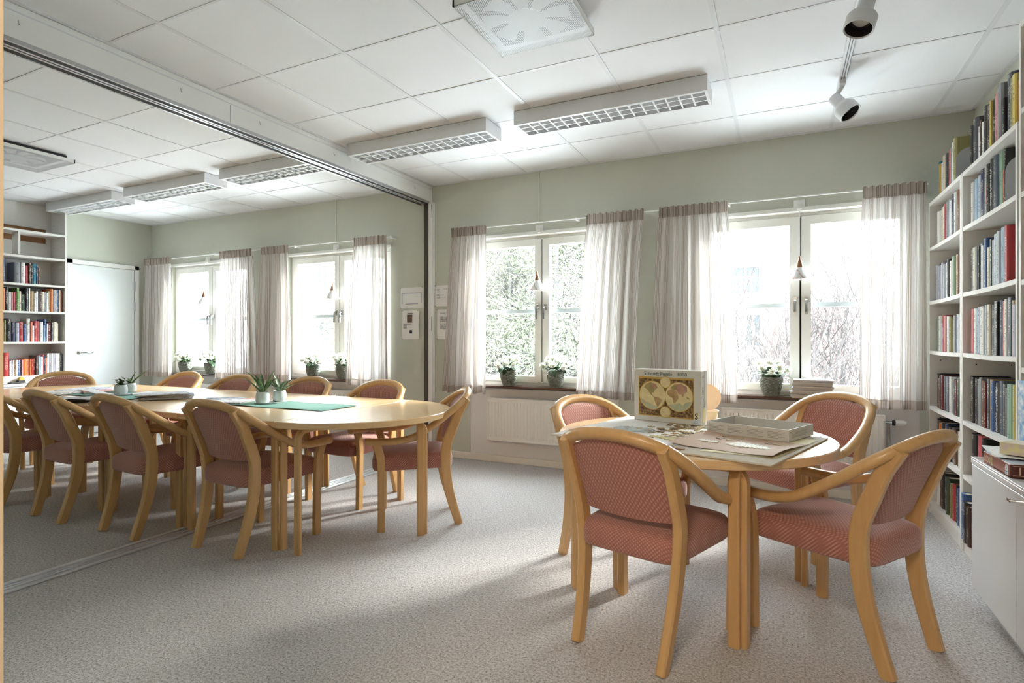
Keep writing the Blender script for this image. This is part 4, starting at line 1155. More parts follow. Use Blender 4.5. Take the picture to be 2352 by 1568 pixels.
# ================================================================== FLOWER POTS ON THE SILLS
def make_flowerpot():
    p = thing('potted_begonia', 'x', 'potted plant')
    prof = [(.046, 0), (.050, .003), (.060, .03), (.070, .06), (.0765, .09), (.079, .115), (.079, .135), (.080, .142), (.076, .143), (.074, .132), (.070, .118)]
    n = 96; rings = []
    fine = []
    for i in range(len(prof) - 1):
        for k in range(4):
            t = k / 4; fine.append((prof[i][0] + (prof[i + 1][0] - prof[i][0]) * t, prof[i][1] + (prof[i + 1][1] - prof[i][1]) * t, i < 6))
    fine.append((*prof[-1], False))
    for r, z, on in fine:
        ring = []
        for i in range(n):
            a = 2 * pi * i / n; tri = abs(((a * 12 / (2 * pi)) % 1) * 2 - 1)
            ph = (z / .019 + tri * .9) % 1
            rr = r + (.0022 * (1 if ph < .55 else -.6) if on and z > .008 else 0)
            ring.append((rr * cos(a), rr * sin(a), z))
        rings.append(ring)
    MB().loft(rings).build('pot', GLAZE, p, 25)
    MB().lathe([(.001, .122), (.071, .119)], 20).build('soil', SOIL, p)
    r = random.Random(12)
    pet = MB().grid(4, 4, lambda u, v: (.026 * v, (u - .5) * .034 * sin(pi * (.18 + .72 * v)), .012 * v * v + .003 * cos((u - .5) * 5))).mesh('petal', PETAL, 180)
    bl = MB()
    for ringk, (k, tilt, sc) in enumerate(((6, .25, 1.0), (6, .7, .86), (5, 1.1, .62))):
        for i in range(k):
            s0 = len(bl.v)
            bl.grid(4, 4, lambda u, v: (.026 * sc * v, (u - .5) * .034 * sc * sin(pi * (.18 + .72 * v)), .012 * sc * v * v + .003 * cos((u - .5) * 5)))
            bl.xf(Matrix.Rotation(2 * pi * i / k + ringk * .5, 4, 'Z') @ Matrix.Rotation(-tilt, 4, 'Y'), s0)
    blm = bl.mesh('blossom', PETAL, 180)
    core = MB().lathe([(.001, 0), (.006, .002), (.006, .010), (.001, .013)], 10).mesh('core', FLCORE, 60)
    for k in range(13):
        a = k * 2.4; rad = .015 + .105 * sqrt((k + .5) / 13); z = .262 - 1.9 * rad * rad * 3 + r.uniform(-.012, .012)
        x, y = rad * cos(a), rad * sin(a)
        b = link('blossom', blm, p, (x, y, z)); b.rotation_euler = (-.9 * y / .12 + r.uniform(-.2, .2), .9 * x / .12 + r.uniform(-.2, .2), r.uniform(0, 6))
        b.scale = [r.uniform(1.15, 1.55)] * 3
        link('core', core, b, (0, 0, .004))
        MB().tube([(x * .25, y * .25, .12), (x * .7, y * .7, .12 + (z - .12) * .6), (x, y, z)], .0022, 5).build('stem', STEM, p, 60)
    lm = [leaf_mesh(.095, .028, .45, .12, 7, 0, .35, LEAF), leaf_mesh(.115, .030, .6, .12, 7, 0, .25, LEAF), leaf_mesh(.06, .020, .3, .12, 6, 0, .5, LEAF)]
    for k in range(26):
        a = k * 2.4 + .4; rad = .012 + .035 * r.random()
        o = link('leaf', lm[k % 3], p, (rad * cos(a), rad * sin(a), .135 + .06 * r.random())); orient(o, a + r.uniform(-.5, .5), r.uniform(-.15, .6))
    return p
fp = make_flowerpot()
FP = [((-2.253, .5), 'white begonia in grey-green pot, left of two on the sill beside the post'), ((-1.792, 2.1), 'white begonia in grey-green pot, right of two below the window pendant'),
      ((-.077, 3.6), 'white begonia in grey-green pot beside the magazine pile on the sill'), ((-4.640, 1.1), 'white begonia left of two in the window beside the pinned sheets'),
      ((-4.212, 4.2), 'white begonia right of two in the window beside the pinned sheets'), ((-6.80, 5.1), 'white begonia left of two in the window nearest the white door'), ((-6.31, 2.9), 'white begonia right of two in the window nearest the white door')]
for i, ((x, a), lab) in enumerate(FP):
    o = fp if i == 0 else dup(fp)
    o.location = (x, 4.612, .7142); o.rotation_euler = (0, 0, a); o['label'] = lab; o['group'] = 'begonias on the window sills'
for k in range(9):
    skew = .05 if k < 4 else -.04
    o = mag('magazine in the pile on the right window sill, %s from the bottom' % ORD[k], .197 + .006 * sin(k * 2.7) - (.012 if k < 4 else 0), 4.600 + .005 * cos(k * 3.1), skew + .02 * sin(k * 5), .255, .155, .0145, MAGC if k in (3, 8) else MAGA, .0135 + .0146 * k, 'magazines on the window sill')
    o.location.z = .7145 + .0146 * k

# ================================================================== BOOKCASES AND BOOKS
def bookcase(label, axis, back, front, a0, a1, z0, z1, levels, depth_sign, name='bookcase'):
    """axis y: shelves run along y between a0 and a1; front/back are x planes"""
    b = thing(name, label, 'bookcase', ((front + back) / 2, (a0 + a1) / 2, z0))
    hx = abs(front - back) / 2; hy = (a1 - a0) / 2; t = .019; fs = -1 if front < back else 1
    for s in (-1, 1):
        y0 = s * hy - (t if s > 0 else 0)
        MB().box(-hx, hx, y0, y0 + t, 0, z1 - z0, .0015).build('side_panel', SHELF, b)
    bx = -fs * hx
    MB().box(min(bx, bx + fs * .006), max(bx, bx + fs * .006), -hy + t, hy - t, 0, z1 - z0).build('back_panel', SHELF, b)
    for z in levels:
        zz = z - z0
        nn = 10
        mb = MB(); rr = []
        for k in range(nn + 1):
            y = -hy + t + (2 * hy - 2 * t) * k / nn; sag = 0 if zz > z1 - z0 - .03 or zz < .1 else -.004 * (1 - (2 * k / nn - 1) ** 2)
            xa, xb = sorted((bx + fs * .006, fs * (hx - .002)))
            rr.append([(xa, y, zz - .022 + sag), (xb, y, zz - .022 + sag), (xb, y, zz + sag), (xa, y, zz + sag)])
        mb.loft(rr).build('shelf', SHELF, b, 30)
    MB().box(fs * hx - .012 - (.01 if fs > 0 else -.02), fs * hx + (.0 if fs > 0 else .02), -hy + t, hy - t, 0, max(.03, levels[-1] - z0 - .022)).build('plinth', SHELF, b)
    pg = MB()
    for k in range(14):
        z = .25 + k * .125
        if z < z1 - z0 - .1:
            for x in (-hx * .55, hx * .55): pg.box(x - .003, x + .003, hy - t - .0006, hy - t, z - .003, z + .003)
    pg.build('peg_hole', BLACK, b)
    return b
LV = [2.03, 1.735, 1.385, 1.062, .700, .412, .078]
bookcase('white bookcase beside the right window curtain', 'y', 1.135, .87, 3.797, 4.535, 0, 2.03, LV, -1)
bookcase('white bookcase between the window bookcase and the low cabinet', 'y', 1.135, .87, 2.985, 3.785, 0, 2.03, LV, -1)
bookcase('white upper bookcase standing on the low cabinet at the right edge', 'y', 1.135, .87, 2.16, 2.965, .636, 2.42, [2.42, 2.068, 1.73, 1.375, 1.02, .68], -1)

COLS = dict(black=(34, 33, 36), dgrey=(74, 76, 82), grey=(140, 142, 146), silver=(184, 192, 202), lav=(176, 178, 196), white=(232, 231, 228), cream=(222, 212, 190), tan=(190, 160, 118), gold=(196, 160, 84), brown=(120, 84, 62), choc=(78, 50, 40),
            red=(176, 52, 54), dred=(112, 34, 40), pink=(206, 150, 148), rose=(206, 92, 100), orange=(226, 122, 58), salmon=(214, 128, 104), teal=(38, 132, 158), blue=(66, 96, 150), ltblue=(150, 178, 204), navy=(38, 46, 78), slate=(92, 102, 118), green=(104, 150, 70), dgreen=(54, 74, 54), mint=(150, 184, 162), olive=(140, 134, 84), yellow=(222, 202, 104), purple=(82, 62, 112), lime=(120, 168, 48))
NAMES = dict(dgrey='dark grey', lav='lavender grey', choc='dark brown', dred='dark red', ltblue='light blue', dgreen='dark green', silver='silver grey', mint='mint green', tan='tan', lime='bright green')
def m_book(code):
    nm = 'book_' + code
    if nm in _m: return _m[nm]
    c = lin(*COLS[code]); lum = sum(COLS[code]) / 3
    ink = lin(226, 220, 205) if lum < 130 else lin(64, 60, 62)
    m = mat(nm, c, .38); t = NT(m)
    oi = t.add('ShaderNodeObjectInfo')
    tc = t.add('ShaderNodeTexCoord'); sx = t.add('ShaderNodeSeparateXYZ'); t.link(tc.outputs['Object'], sx.inputs[0])
    cb = t.add('ShaderNodeCombineXYZ'); t.link(t.math('MULTIPLY', sx.outputs[1], 90), cb.inputs[0]); t.link(t.math('ADD', t.math('MULTIPLY', sx.outputs[2], 150), t.math('MULTIPLY', oi.outputs['Random'], 500)), cb.inputs[1])
    n = t.add('ShaderNodeTexNoise'); n.inputs['Scale'].default_value = 1; n.inputs['Detail'].default_value = 1; t.link(cb.outputs[0], n.inputs['Vector'])
    cb2 = t.add('ShaderNodeCombineXYZ'); t.link(t.math('ADD', t.math('MULTIPLY', sx.outputs[2], 14), t.math('MULTIPLY', oi.outputs['Random'], 90)), cb2.inputs[1])
    n2 = t.add('ShaderNodeTexNoise'); n2.inputs['Scale'].default_value = 1; n2.inputs['Detail'].default_value = 0; t.link(cb2.outputs[0], n2.inputs['Vector'])
    mark = t.math('MULTIPLY', t.math('GREATER_THAN', n.outputs['Fac'], .53), t.math('GREATER_THAN', n2.outputs['Fac'], .50))
    spine = t.math('LESS_THAN', sx.outputs[0], .0012)
    f = t.math('MULTIPLY', t.math('MULTIPLY', mark, spine), .55)
    t.link(t.mix(f, c, ink), t.bsdf.inputs['Base Color'])
    return m
def book(code, th, h, dep, loc, rz, label, group, lean=0):
    """spine faces local -x; thickness along y; stands on z=0"""
    b = tag(link('book', None, None), label, 'book', group)
    c = .0022
    mb = MB()
    r = th * .22
    sp = [(r * .9, -th / 2), (r * .25, -th * .36), (0, -th * .12), (0, th * .12), (r * .25, th * .36), (r * .9, th / 2)]
    outer = sp + [(dep, th / 2), (dep, th / 2 - c), (r * 1.0 + c, th / 2 - c), (r * 1.0 + c, -th / 2 + c), (dep, -th / 2 + c), (dep, -th / 2)]
    outer = outer[::-1]
    mb.prism(outer, 0, h)
    me = mb.mesh('book', m_book(code))
    bm = me
    bo = bpy.data.objects.new('book', me); COL.objects.link(bo)
    for k_ in ('label', 'category', 'group'): bo[k_] = b[k_]
    bpy.data.objects.remove(b)
    pg = MB().box(r + c, dep - .004, -th / 2 + c, th / 2 - c, .003, h - .004).build('pages', PAGES, bo)
    bo.location = loc; bo.rotation_euler = (lean, 0, rz)
    return bo
def book_row(spec, start, length, z, xs, sgn, rz, desc, group, seed):
    """spec: 'colour mm cm, ...' from the left as seen; runs along y from start in direction sgn"""
    r = random.Random(seed)
    items = []
    for it in spec.split(','):
        a = it.split(); items.append((a[0], float(a[1]) / 1000, float(a[2]) / 100))
    tot = sum(i[1] for i in items); k = length / tot
    y = start; out = []
    i = -1
    for code, th, h in items:
        th *= k
        if code == 'gap': y += sgn * th; continue
        i += 1
        size = 'thick' if th > .042 else ('slim' if th < .024 else 'medium')
        lab = '%s %s book, %s from left on %s' % (size, NAMES.get(code, code), ORD[i], desc)
        lean = 0
        out.append(book(code, th - .0012, h, r.uniform(.135, .165) if h < .25 else .18, (xs + r.uniform(0, .012) * (1 if rz == 0 else -1), y + sgn * th / 2, z), rz, lab, group))
        y += sgn * th
    return out, y
def bookend(label, x, y, z, rz, h=.20, w=.15):
    o = thing('bookend', label, 'bookend', (x, y, z), rz, 'grey metal bookends')
    pts = [(0, 0), (w, 0), (w, h)] + [(.07 - .07 * sin(a) , h - .07 + .07 * cos(a)) for a in [pi / 2 * k / 6 for k in range(7)]]
    mb = MB().loft([[(x_, -.0008, z_) for x_, z_ in pts], [(x_, .0008, z_) for x_, z_ in pts]])
    mb.build('upright_plate', BOOKEND, o)
    MB().box(0, w, 0, .10, 0, .0012).build('base_plate', BOOKEND, o)
    return o
def cover_text(bk, lines, th, m, size):
    for (x, z, s) in lines:
        text('cover_lettering', s, size, basis((1, 0, 0), (0, 0, 1), (x, -th / 2 - .0004, z)), m, bk)
def spine_text(bk, s, size, ztop, m):
    text('spine_lettering', s, size, basis((0, 0, -1), (0, -1, 0), (-.0006, size * .35, ztop)), m, bk)
WT = mat('white_lettering', lin(238, 238, 236), .5); RT = mat('red_lettering', lin(196, 60, 64), .5); BT = mat('blue_lettering', lin(90, 160, 210), .5)
sh = ['top', 'second', 'third', 'fourth', 'fifth', 'sixth', 'bottom']
FAR = [
 ('teal 40 24,gold 30 21.5,white 35 21,cream 40 24,dgrey 42 23.5,red 34 24,grey 28 24,white 26 26,olive 40 27', .44, 1),
 ('white 45 22,cream 32 23,white 24 23,rose 14 23.5,grey 28 24,silver 26 24,white 22 22.5,navy 30 25,white 22 25,brown 24 25.5', .50, 0),
 ('silver 26 23,lav 26 22,white 22 22.5,lav 30 23,silver 24 21.5,white 22 22,dgrey 26 23.5,white 26 22,salmon 24 22.5,mint 24 23.5,tan 26 24,brown 24 23.5,black 26 24', .56, 1),
 ('mint 26 21,white 26 22.5,lav 24 18,red 26 22.5,pink 20 22,white 30 21.5,dgrey 26 21.5,olive 20 21,cream 28 20.5,grey 26 21.5,silver 30 22,white 28 22,black 26 22.5', .60, 0),
 ('black 30 22,brown 24 19,choc 30 21,dred 26 21.5,slate 26 21,grey 26 21,dgrey 30 21.5,white 26 21.5,grey 40 21.5,dgrey 26 21,dred 20 20.5,dgreen 30 21.5,slate 34 21.5', .58, 1),
 ('black 26 22,choc 24 21,orange 22 20,black 40 21,blue 24 20.5,black 30 20,gold 14 19.5,black 26 20.5,dgrey 30 20.5,brown 22 20,black 34 20,cream 36 20.5,white 26 20,grey 40 19.5', .66, 0),
 ('white 36 22,brown 26 20,black 40 22.5,black 36 21,dgreen 40 22,white 22 19.5,olive 22 20,red 32 21,black 24 21.5,tan 18 19,blue 20 21,black 44 20.5,dred 22 18,navy 30 20', .67, 0)]
far_desc = '%s shelf of the bookcase beside the window'
for i, (spec, ln, end) in enumerate(FAR):
    z = LV[i] + (.0005 if i in (0, 6) else -.0035)
    bs, y = book_row(spec, 4.470, ln, z, .892, -1, 0, far_desc % sh[i], 'books in the bookcase beside the window', 40 + i)
    if end: bookend('grey metal bookend closing the %s shelf of the bookcase beside the window' % sh[i], .90, y - .004, z + .0035, 0, .20, .16)
    if i == 1: cover_text(bs[-1], [(.030, .175, 'le'), (.045, .060, 'S'), (.045, .025, 'F')], bs[-1].dimensions.y, WT, .035)
    if i == 3:
        cover_text(bs[-1], [(.006, .178, 'KE')], bs[-1].dimensions.y, WT, .036); cover_text(bs[-1], [(.03, .15, 'RE')], bs[-1].dimensions.y, BT, .018)
MID = [
 ('black 30 23,dgrey 46 25,white 24 19,choc 22 21,white 22 19,black 46 25,black 26 24,yellow 14 24.5,black 30 24,pink 36 25,grey 38 27,black 18 19,dgrey 44 28,olive 26 24,yellow 26 24,orange 22 20,black 30 25', .735, 0),
 ('white 32 23,ltblue 44 23.5,silver 42 24,navy 70 25,white 14 25,black 38 25,black 40 26,slate 40 26,mint 34 26.5,salmon 16 17,black 16 26', .52, 1),
 ('dgrey 26 23,cream 40 23,grey 20 23,black 14 23,slate 30 23.5,white 26 22,blue 28 25,cream 22 20,dgreen 22 23.5,lav 32 22.5,silver 34 24.5,silver 30 25,ltblue 36 26,red 30 26', .56, 0),
 ('rose 44 23.5,white 34 23.5,ltblue 28 23.5,silver 30 24,white 26 24,white 24 24,silver 26 24.5,cream 30 24.5,black 46 24,silver 28 25.5,black 18 25,navy 28 25.5,salmon 36 25,white 20 25.5,slate 34 26,tan 26 24.5,lav 30 22.5,cream 18 22.5,lav 18 22.5,dgrey 34 26', .745, 0),
 ('black 28 24.5,black 30 24,dred 12 23.5,black 30 24,silver 16 23.5,grey 30 24.5,brown 30 23,dred 18 23,dgrey 38 24.5,gold 24 24.5,blue 36 24,black 38 23.5,slate 34 24.5,dgrey 36 23.5,grey 22 22,mint 50 24,dgreen 22 23.5,yellow 14 24,slate 34 22,navy 40 22', .745, 0),
 ('black 44 23,rose 30 23.5,black 20 23,mint 20 20,navy 40 20,white 26 19.5,blue 24 20,cream 22 19,brown 30 21', .62, 0),
 ('blue 30 24,black 32 21,choc 26 20,navy 34 22,lav 26 20,black 30 21,dgreen 28 20', .42, 0)]
mid_desc = '%s shelf of the bookcase beside the cabinet'
for i, (spec, ln, end) in enumerate(MID):
    z = LV[i] + (.0005 if i in (0, 6) else -.0035)
    bs, y = book_row(spec, 3.752, ln, z, (.846 if i == 6 else .892), -1, 0, mid_desc % sh[i], 'books in the bookcase next to the low cabinet', 70 + i)
    if end: bookend('grey metal bookend closing the %s shelf of the bookcase next to the low cabinet' % sh[i], .90, y - .004, z + .0035, 0, .22, .17)
    if i == 1:
        spine_text(bs[6], 'STEPHEN KING', .026, .215, WT); spine_text(bs[5], 'KOPLAG', .024, .15, RT)
    if i == 4: spine_text(bs[11], 'NESBØ', .026, .215, WT); spine_text(bs[11], 'SONEN', .026, .095, WT)
for k, (zz, code, h) in enumerate(((2.068, 'choc', .26), (1.73, 'black', .23), (1.375, 'salmon', .24), (1.02, 'slate', .22))):
    for j in range(3):
        book(['choc', 'black', 'red', 'slate', 'white'][(k + j) % 5] if j else code, .036, h - .01 * j, .16, (.892, 2.925 - .038 * j, zz - .0035), 0, '%s %s book, %s from left on the %s shelf above the right cabinet' % ('medium', NAMES.get(code, code) if not j else NAMES.get(['choc', 'black', 'red', 'slate', 'white'][(k + j) % 5], ['choc', 'black', 'red', 'slate', 'white'][(k + j) % 5]), ORD[j], ['second', 'third', 'fourth', 'fifth'][k]), 'books in the upper bookcase at the right edge')

# ------------------------------------------------------------------ low cabinets
def low_cabinet(label, xf, xb, y0, y1, top, doors, keyside):
    c = thing('low_cabinet', label, 'cabinet', (0, 0, 0))
    s = -1 if xf < xb else 1
    xa, xz = sorted((xf - s * .019, xb))
    MB().box(xa, xz, y0, y1, .085, top - .022, .001).build('body', LACQ, c)
    xt0, xt1 = sorted((xf + s * .002, xb))
    MB().box(xt0, xt1, y0 - .002, y1 + .002, top - .022, top - .004, .0015).build('top', LACQ, c)
    MB().box(xt0, xt0 + .012, y0, y1, top - .004, top + .004, .001).box(xt1 - .012, xt1, y0, y1, top - .004, top + .004, .001).box(xt0, xt1, y1 - .01, y1 + .002, top - .004, top + .004, .001).build('top_rim', LACQ, c)
    xp0, xp1 = sorted((xf - s * .06, xb))
    MB().box(xp0, xp1, y0 + .01, y1 - .01, 0, .085).build('plinth', mat('plinth_grey', lin(200, 200, 202), .5), c)
    w = (y1 - y0) / doors
    for k in range(doors):
        a = y0 + w * k + .0015; b = y0 + w * (k + 1) - .0015
        x0, x1 = sorted((xf, xf - s * .018))
        d_ = MB().box(x0, x1, a, b, .095, top - .026, .0015).build('door', LACQ, c)
        ky = (b - .03) if keyside == 'hi' else (a + .03)
        if k % 2 == (doors - 2) % 2:
            MB().tube([(xf, ky, top - .05), (xf + s * .028, ky, top - .05)], .004, 8).box(xf + s * .026 - .0012, xf + s * .026 + .0012, ky - .004, ky + .026, top - .055, top - .045).build('key', CHROME, d_, 40)
    return c
low_cabinet('low white cabinet with key in front of the right bookcases', .72, 1.135, .97, 2.98, .636, 4, 'hi')
low_cabinet('low white cabinet under the left room bookshelf', -7.10, -7.545, 2.58, 3.55, .676, 2, 'hi')

# things on the right cabinet
pz = thing('puzzle_box', 'brown puzzle box lying on the low white cabinet', 'box', (.738, 2.60, .6365), .02)
BRN = mat('box_brown_print', lin(150, 84, 66), .4); DBR = mat('box_dark_brown', lin(84, 36, 28), .4)
MB().box(0, .24, 0, .275, 0, .046, .001).build('box_body', BRN, pz)
MB().box(-.0005, .2405, -.0008, .0, 0, .046).build('end_print', DBR, pz)
MB().box(.002, .238, .002, .273, .046, .0475).build('box_top', mat('box_pale_blue_top', lin(206, 218, 232), .3), pz)
CRM = mat('cream_lettering', lin(222, 200, 168), .5)
text('lettering', '1000', .040, basis((1, 0, 0), (0, 0, 1), (.018, -.0014, .010)), CRM, pz)
text('lettering', '1000', .036, basis((0, -1, 0), (0, 0, 1), (-.0008, .268, .010)), CRM, pz)
MB().box(-.0008, 0, .170, .196, .002, .044).build('side_picture', m_leaf('side_picture_print', lin(96, 88, 60), lin(186, 164, 112), .5), pz)
for a in (.006, .040): MB().box(.008, .20, -.0013, 0, a, a + .002).build('gold_line', CRM, pz)
MB().loft([[(-.0010, y, z) for y, z in [(.045, .004), (.015, .004), (.015, .028), (.020, .038), (.030, .043), (.040, .038), (.045, .028)]], [(-.0003, y, z) for y, z in [(.045, .004), (.015, .004), (.015, .028), (.020, .038), (.030, .043), (.040, .038), (.045, .028)]]]).build('logo_plate', LOGOW, pz)
text('logo_letter', 'S', .020, basis((0, -1, 0), (0, 0, 1), (-.0014, .037, .024)), mat('logo_black', lin(40, 34, 40), .5), pz)
text('logo_lettering', 'Schmidt', .0072, basis((0, -1, 0), (0, 0, 1), (-.0014, .044, .014)), LOGOB, pz)
text('logo_lettering', 'Puzzle', .0072, basis((0, -1, 0), (0, 0, 1), (-.0014, .042, .007)), LOGOB, pz)
lying_sheet('white sheet of paper lying across the brown puzzle box', 'paper_sheet', [(.752, 2.975), (.722, 2.70), (.90, 2.64), (.835, 2.955)], .6865, PAPERW, 'paper', .004)
lying_sheet('lower white sheet under the paperback on the cabinet', 'paper_sheet', [(.775, 2.972), (.75, 2.75), (.88, 2.72), (.842, 2.968)], .6850, PAPERW, 'paper', .0)
pbk = thing('paperback', 'thick paperback lying on the papers on the low cabinet', 'book', (.862, 2.765, .6935), .95)
MB().box(-.055, .055, -.088, .088, .002, .042).build('pages', m_leaf('aged_page_edges', lin(212, 190, 150), lin(226, 206, 170), .8), pbk)
MB().box(-.057, .057, -.09, .09, .042, .0435).box(-.057, .057, -.09, .09, 0, .002).box(-.058, -.0565, -.09, .09, 0, .0435).build('cover', m_leaf('paperback_cover', lin(236, 226, 170), lin(226, 208, 200), .4), pbk)
lf = thing('leaflet', 'blue and white leaflet standing at the right edge on the cabinet', 'leaflet', (.858, 2.860, .6395), .0)
MB().box(0, .004, 0, .075, 0, .33).build('leaflet_card', m_leaf('leaflet_print', lin(232, 236, 240), lin(90, 160, 208), .4), lf)

# ------------------------------------------------------------------ left room bookshelf
LB = bookcase('white bookshelf on the low cabinet beside the white door', 'y', -7.545, -7.25, 2.60, 3.525, .677, 2.645, [2.305, 2.035, 1.738, 1.442, 1.118, .752], 1)
MB().box(-.141, -.125, -.43, .385, 1.545, 1.70).build('wood_panel', BROWNWOOD, LB)
MB().box(.02, .146, .015, .033, 1.36, 1.605).build('divider', SHELF, LB)
LEFT = [
 (1.738, 'white 30 22,blue 34 25,gap 80 0,grey 60 21.5,white 40 22,rose 26 19,choc 26 22,black 22 22.5,teal 26 22,navy 24 21.5,brown 22 18', 2.92, .37, 'third'),
 (1.442, 'white 48 25,orange 34 23,black 26 24.5,white 22 19.5,pink 18 19.5,rose 16 19.5,brown 12 20,green 22 24.5,cream 20 21,dgreen 34 18,black 30 25,white 14 25,tan 34 22,white 20 20,white 18 22,grey 14 21,choc 20 22,cream 24 22,lav 16 21.5,white 18 20.5,cream 20 23,orange 24 25.5,lav 16 24.5,cream 20 25,blue 22 25,cream 16 25,salmon 16 24.5', 2.90, .59, 'fourth'),
 (1.118, 'red 22 23.5,white 26 22.5,cream 18 20,olive 16 22.5,black 44 24,navy 34 21,lav 30 20,red 34 21,blue 24 18.5,white 32 24.5,salmon 18 21,white 18 17,red 22 22,rose 22 22,white 30 21.5,ltblue 14 18,blue 16 24.5,white 16 20,dred 24 21,dgrey 18 20.5,cream 36 21.5,cream 14 20.5', 2.90, .555, 'fifth'),
 (.752, 'white 24 19.5,white 20 20,lime 22 23.5,red 56 25,white 16 16.5,lav 14 17,cream 18 17,brown 14 17,white 22 17,blue 18 17,purple 14 17,pink 16 17,orange 34 18,salmon 26 18,orange 20 18,red 18 18,dred 22 18.5,choc 26 21.5,ltblue 24 21.5,white 24 20,rose 14 22,navy 12 21,salmon 14 19,white 26 23.5,grey 20 23.5,white 26 23.5,lav 18 23.5,white 22 23.5,white 22 23.5,dgrey 30 23', 2.90, .595, 'bottom')]
for i, (z, spec, st_, ln, nm) in enumerate(LEFT):
    book_row(spec, st_, ln, z - .0025, -7.268, 1, pi, '%s shelf beside the white door' % nm, 'books on the bookshelf beside the white door', 90 + i)
tp = thing('tape_dispenser', 'black tape dispenser on the low cabinet beside the door', 'tape dispenser', (-7.20, 3.05, .681), .4)
MB().prism([(-.02, -.09), (.02, -.09), (.02, .08), (-.02, .08)], 0, .012, .002).build('base', BLACK, tp)
MB().lathe([(.012, -.012), (.030, -.012), (.030, .012), (.012, .012)], 18).xf(Matrix.Translation((0, .04, .034)) @ Matrix.Rotation(pi / 2, 4, 'Y')).build('tape_roll', mat('tape_amber', lin(180, 140, 60), .3), tp, 40)
MB().prism([(-.016, .0), (.016, 0), (.016, .075), (-.016, .075)], .012, .03, .004).build('holder', BLACK, tp)
wn = thing('folded_note', 'small folded white note on the low cabinet beside the door', 'paper', (-7.22, 3.26, .681), .9)
MB().grid(6, 2, lambda u, v: (-.05 + .1 * u, -.03 + .06 * v, .001 + .02 * abs(u - .5))).build('note', PAPERW, wn)

# ================================================================== OUTSIDE
GZ = -0.25
def m_ground():
    m = mat('pale_winter_ground', lin(216, 210, 194), .95); t = NT(m)
    n = t.noise(t.coord('Object'), .6, 5, .6)
    t.link(t.ramp(n, [(.35, lin(214, 212, 200)), (.5, lin(232, 233, 232)), (.65, lin(240, 242, 244))]), t.bsdf.inputs['Base Color'])
    return m
struct('ground', MB().box(-60, 40, WY + .3, 70, GZ - .1, GZ), m_ground(), 'pale winter ground outside the windows', 'ground')
def m_brick():
    m = mat('pale_red_brick', lin(206, 150, 132), .85); t = NT(m)
    bt = t.add('ShaderNodeTexBrick'); bt.inputs['Scale'].default_value = 4
    bt.inputs['Color1'].default_value = lin(116, 74, 66); bt.inputs['Color2'].default_value = lin(98, 62, 56); bt.inputs['Mortar'].default_value = lin(130, 112, 104)
    t.link(t.coord('Object', (1, 1, 1), (pi / 2, 0, 0)), bt.inputs['Vector'])
    t.link(bt.outputs['Color'], t.bsdf.inputs['Base Color'])
    return m
BRICK = m_brick(); RENDERW = mat('white_render', lin(236, 234, 230), .8); PANE = mat('dark_pane', lin(54, 58, 60), .6, spec=.2)
def building(label, x0, x1, y0, y1, H, wins, brick, balc=None):
    b = thing('apartment_building', label, 'building', (0, 0, GZ))
    MB().box(x0, x1, y0, y1, 0, H).build('wall', RENDERW, b)
    for (a, c_, zb, zt) in brick: MB().box(a, c_, y0 - .12, y0, zb, zt).build('brick_panel', BRICK, b)
    for (a, c_, zb, zt) in wins:
        w = MB().box(a - .08, a, y0 - .18, y0 - .05, zb, zt).box(c_, c_ + .08, y0 - .18, y0 - .05, zb, zt).box(a - .08, c_ + .08, y0 - .18, y0 - .05, zt, zt + .08).box(a - .12, c_ + .12, y0 - .24, y0 - .05, zb - .08, zb).box((a + c_) / 2 - .03, (a + c_) / 2 + .03, y0 - .17, y0 - .12, zb, zt).build('window', RENDERW, b)
        MB().box(a, c_, y0 - .14, y0 - .122, zb, zt).build('pane', PANE, w)
    for (a, c_, zb) in balc or []:
        MB().box(a, c_, y0 - 1.2, y0, zb - .18, zb).build('balcony_slab', RENDERW, b)
        r_ = MB().box(a, c_, y0 - 1.2, y0 - 1.15, zb + .9, zb + .96)
        k = a
        while k < c_: r_.box(k, k + .03, y0 - 1.19, y0 - 1.16, zb, zb + .9); k += .14
        r_.build('balcony_railing', RENDERW, b)
    MB().box(x0 - .3, x1 + .3, y0 - .4, y1 + .3, H, H + .25).build('roof', mat('roof_grey', lin(120, 116, 112), .8), b)
building('white apartment block with brick ground floor seen through the left room windows', -36, -15.8, 18.5, 28, 9.5,
         [(-18.15, -17.55, 3.76, 4.72), (-18.1, -17.5, 1.02, 2.16), (-26.6, -25.5, 3.87, 4.8), (-22.6, -21.6, 3.76, 4.72), (-22.6, -21.6, 1.02, 2.16)], [(-20.8, -15.8, 0, 2.65)])
building('white house with balcony seen through the right window', -4.2, 2.6, 20, 28, 9,
         [(-1.5, -.68, 2.93, 3.75), (-3.0, -2.2, 2.93, 3.75), (-1.05, -.66, 1.2, 2.2)], [(-.55, 2.6, 0, 2.4)], [(-3.4, -.75, 2.4)])

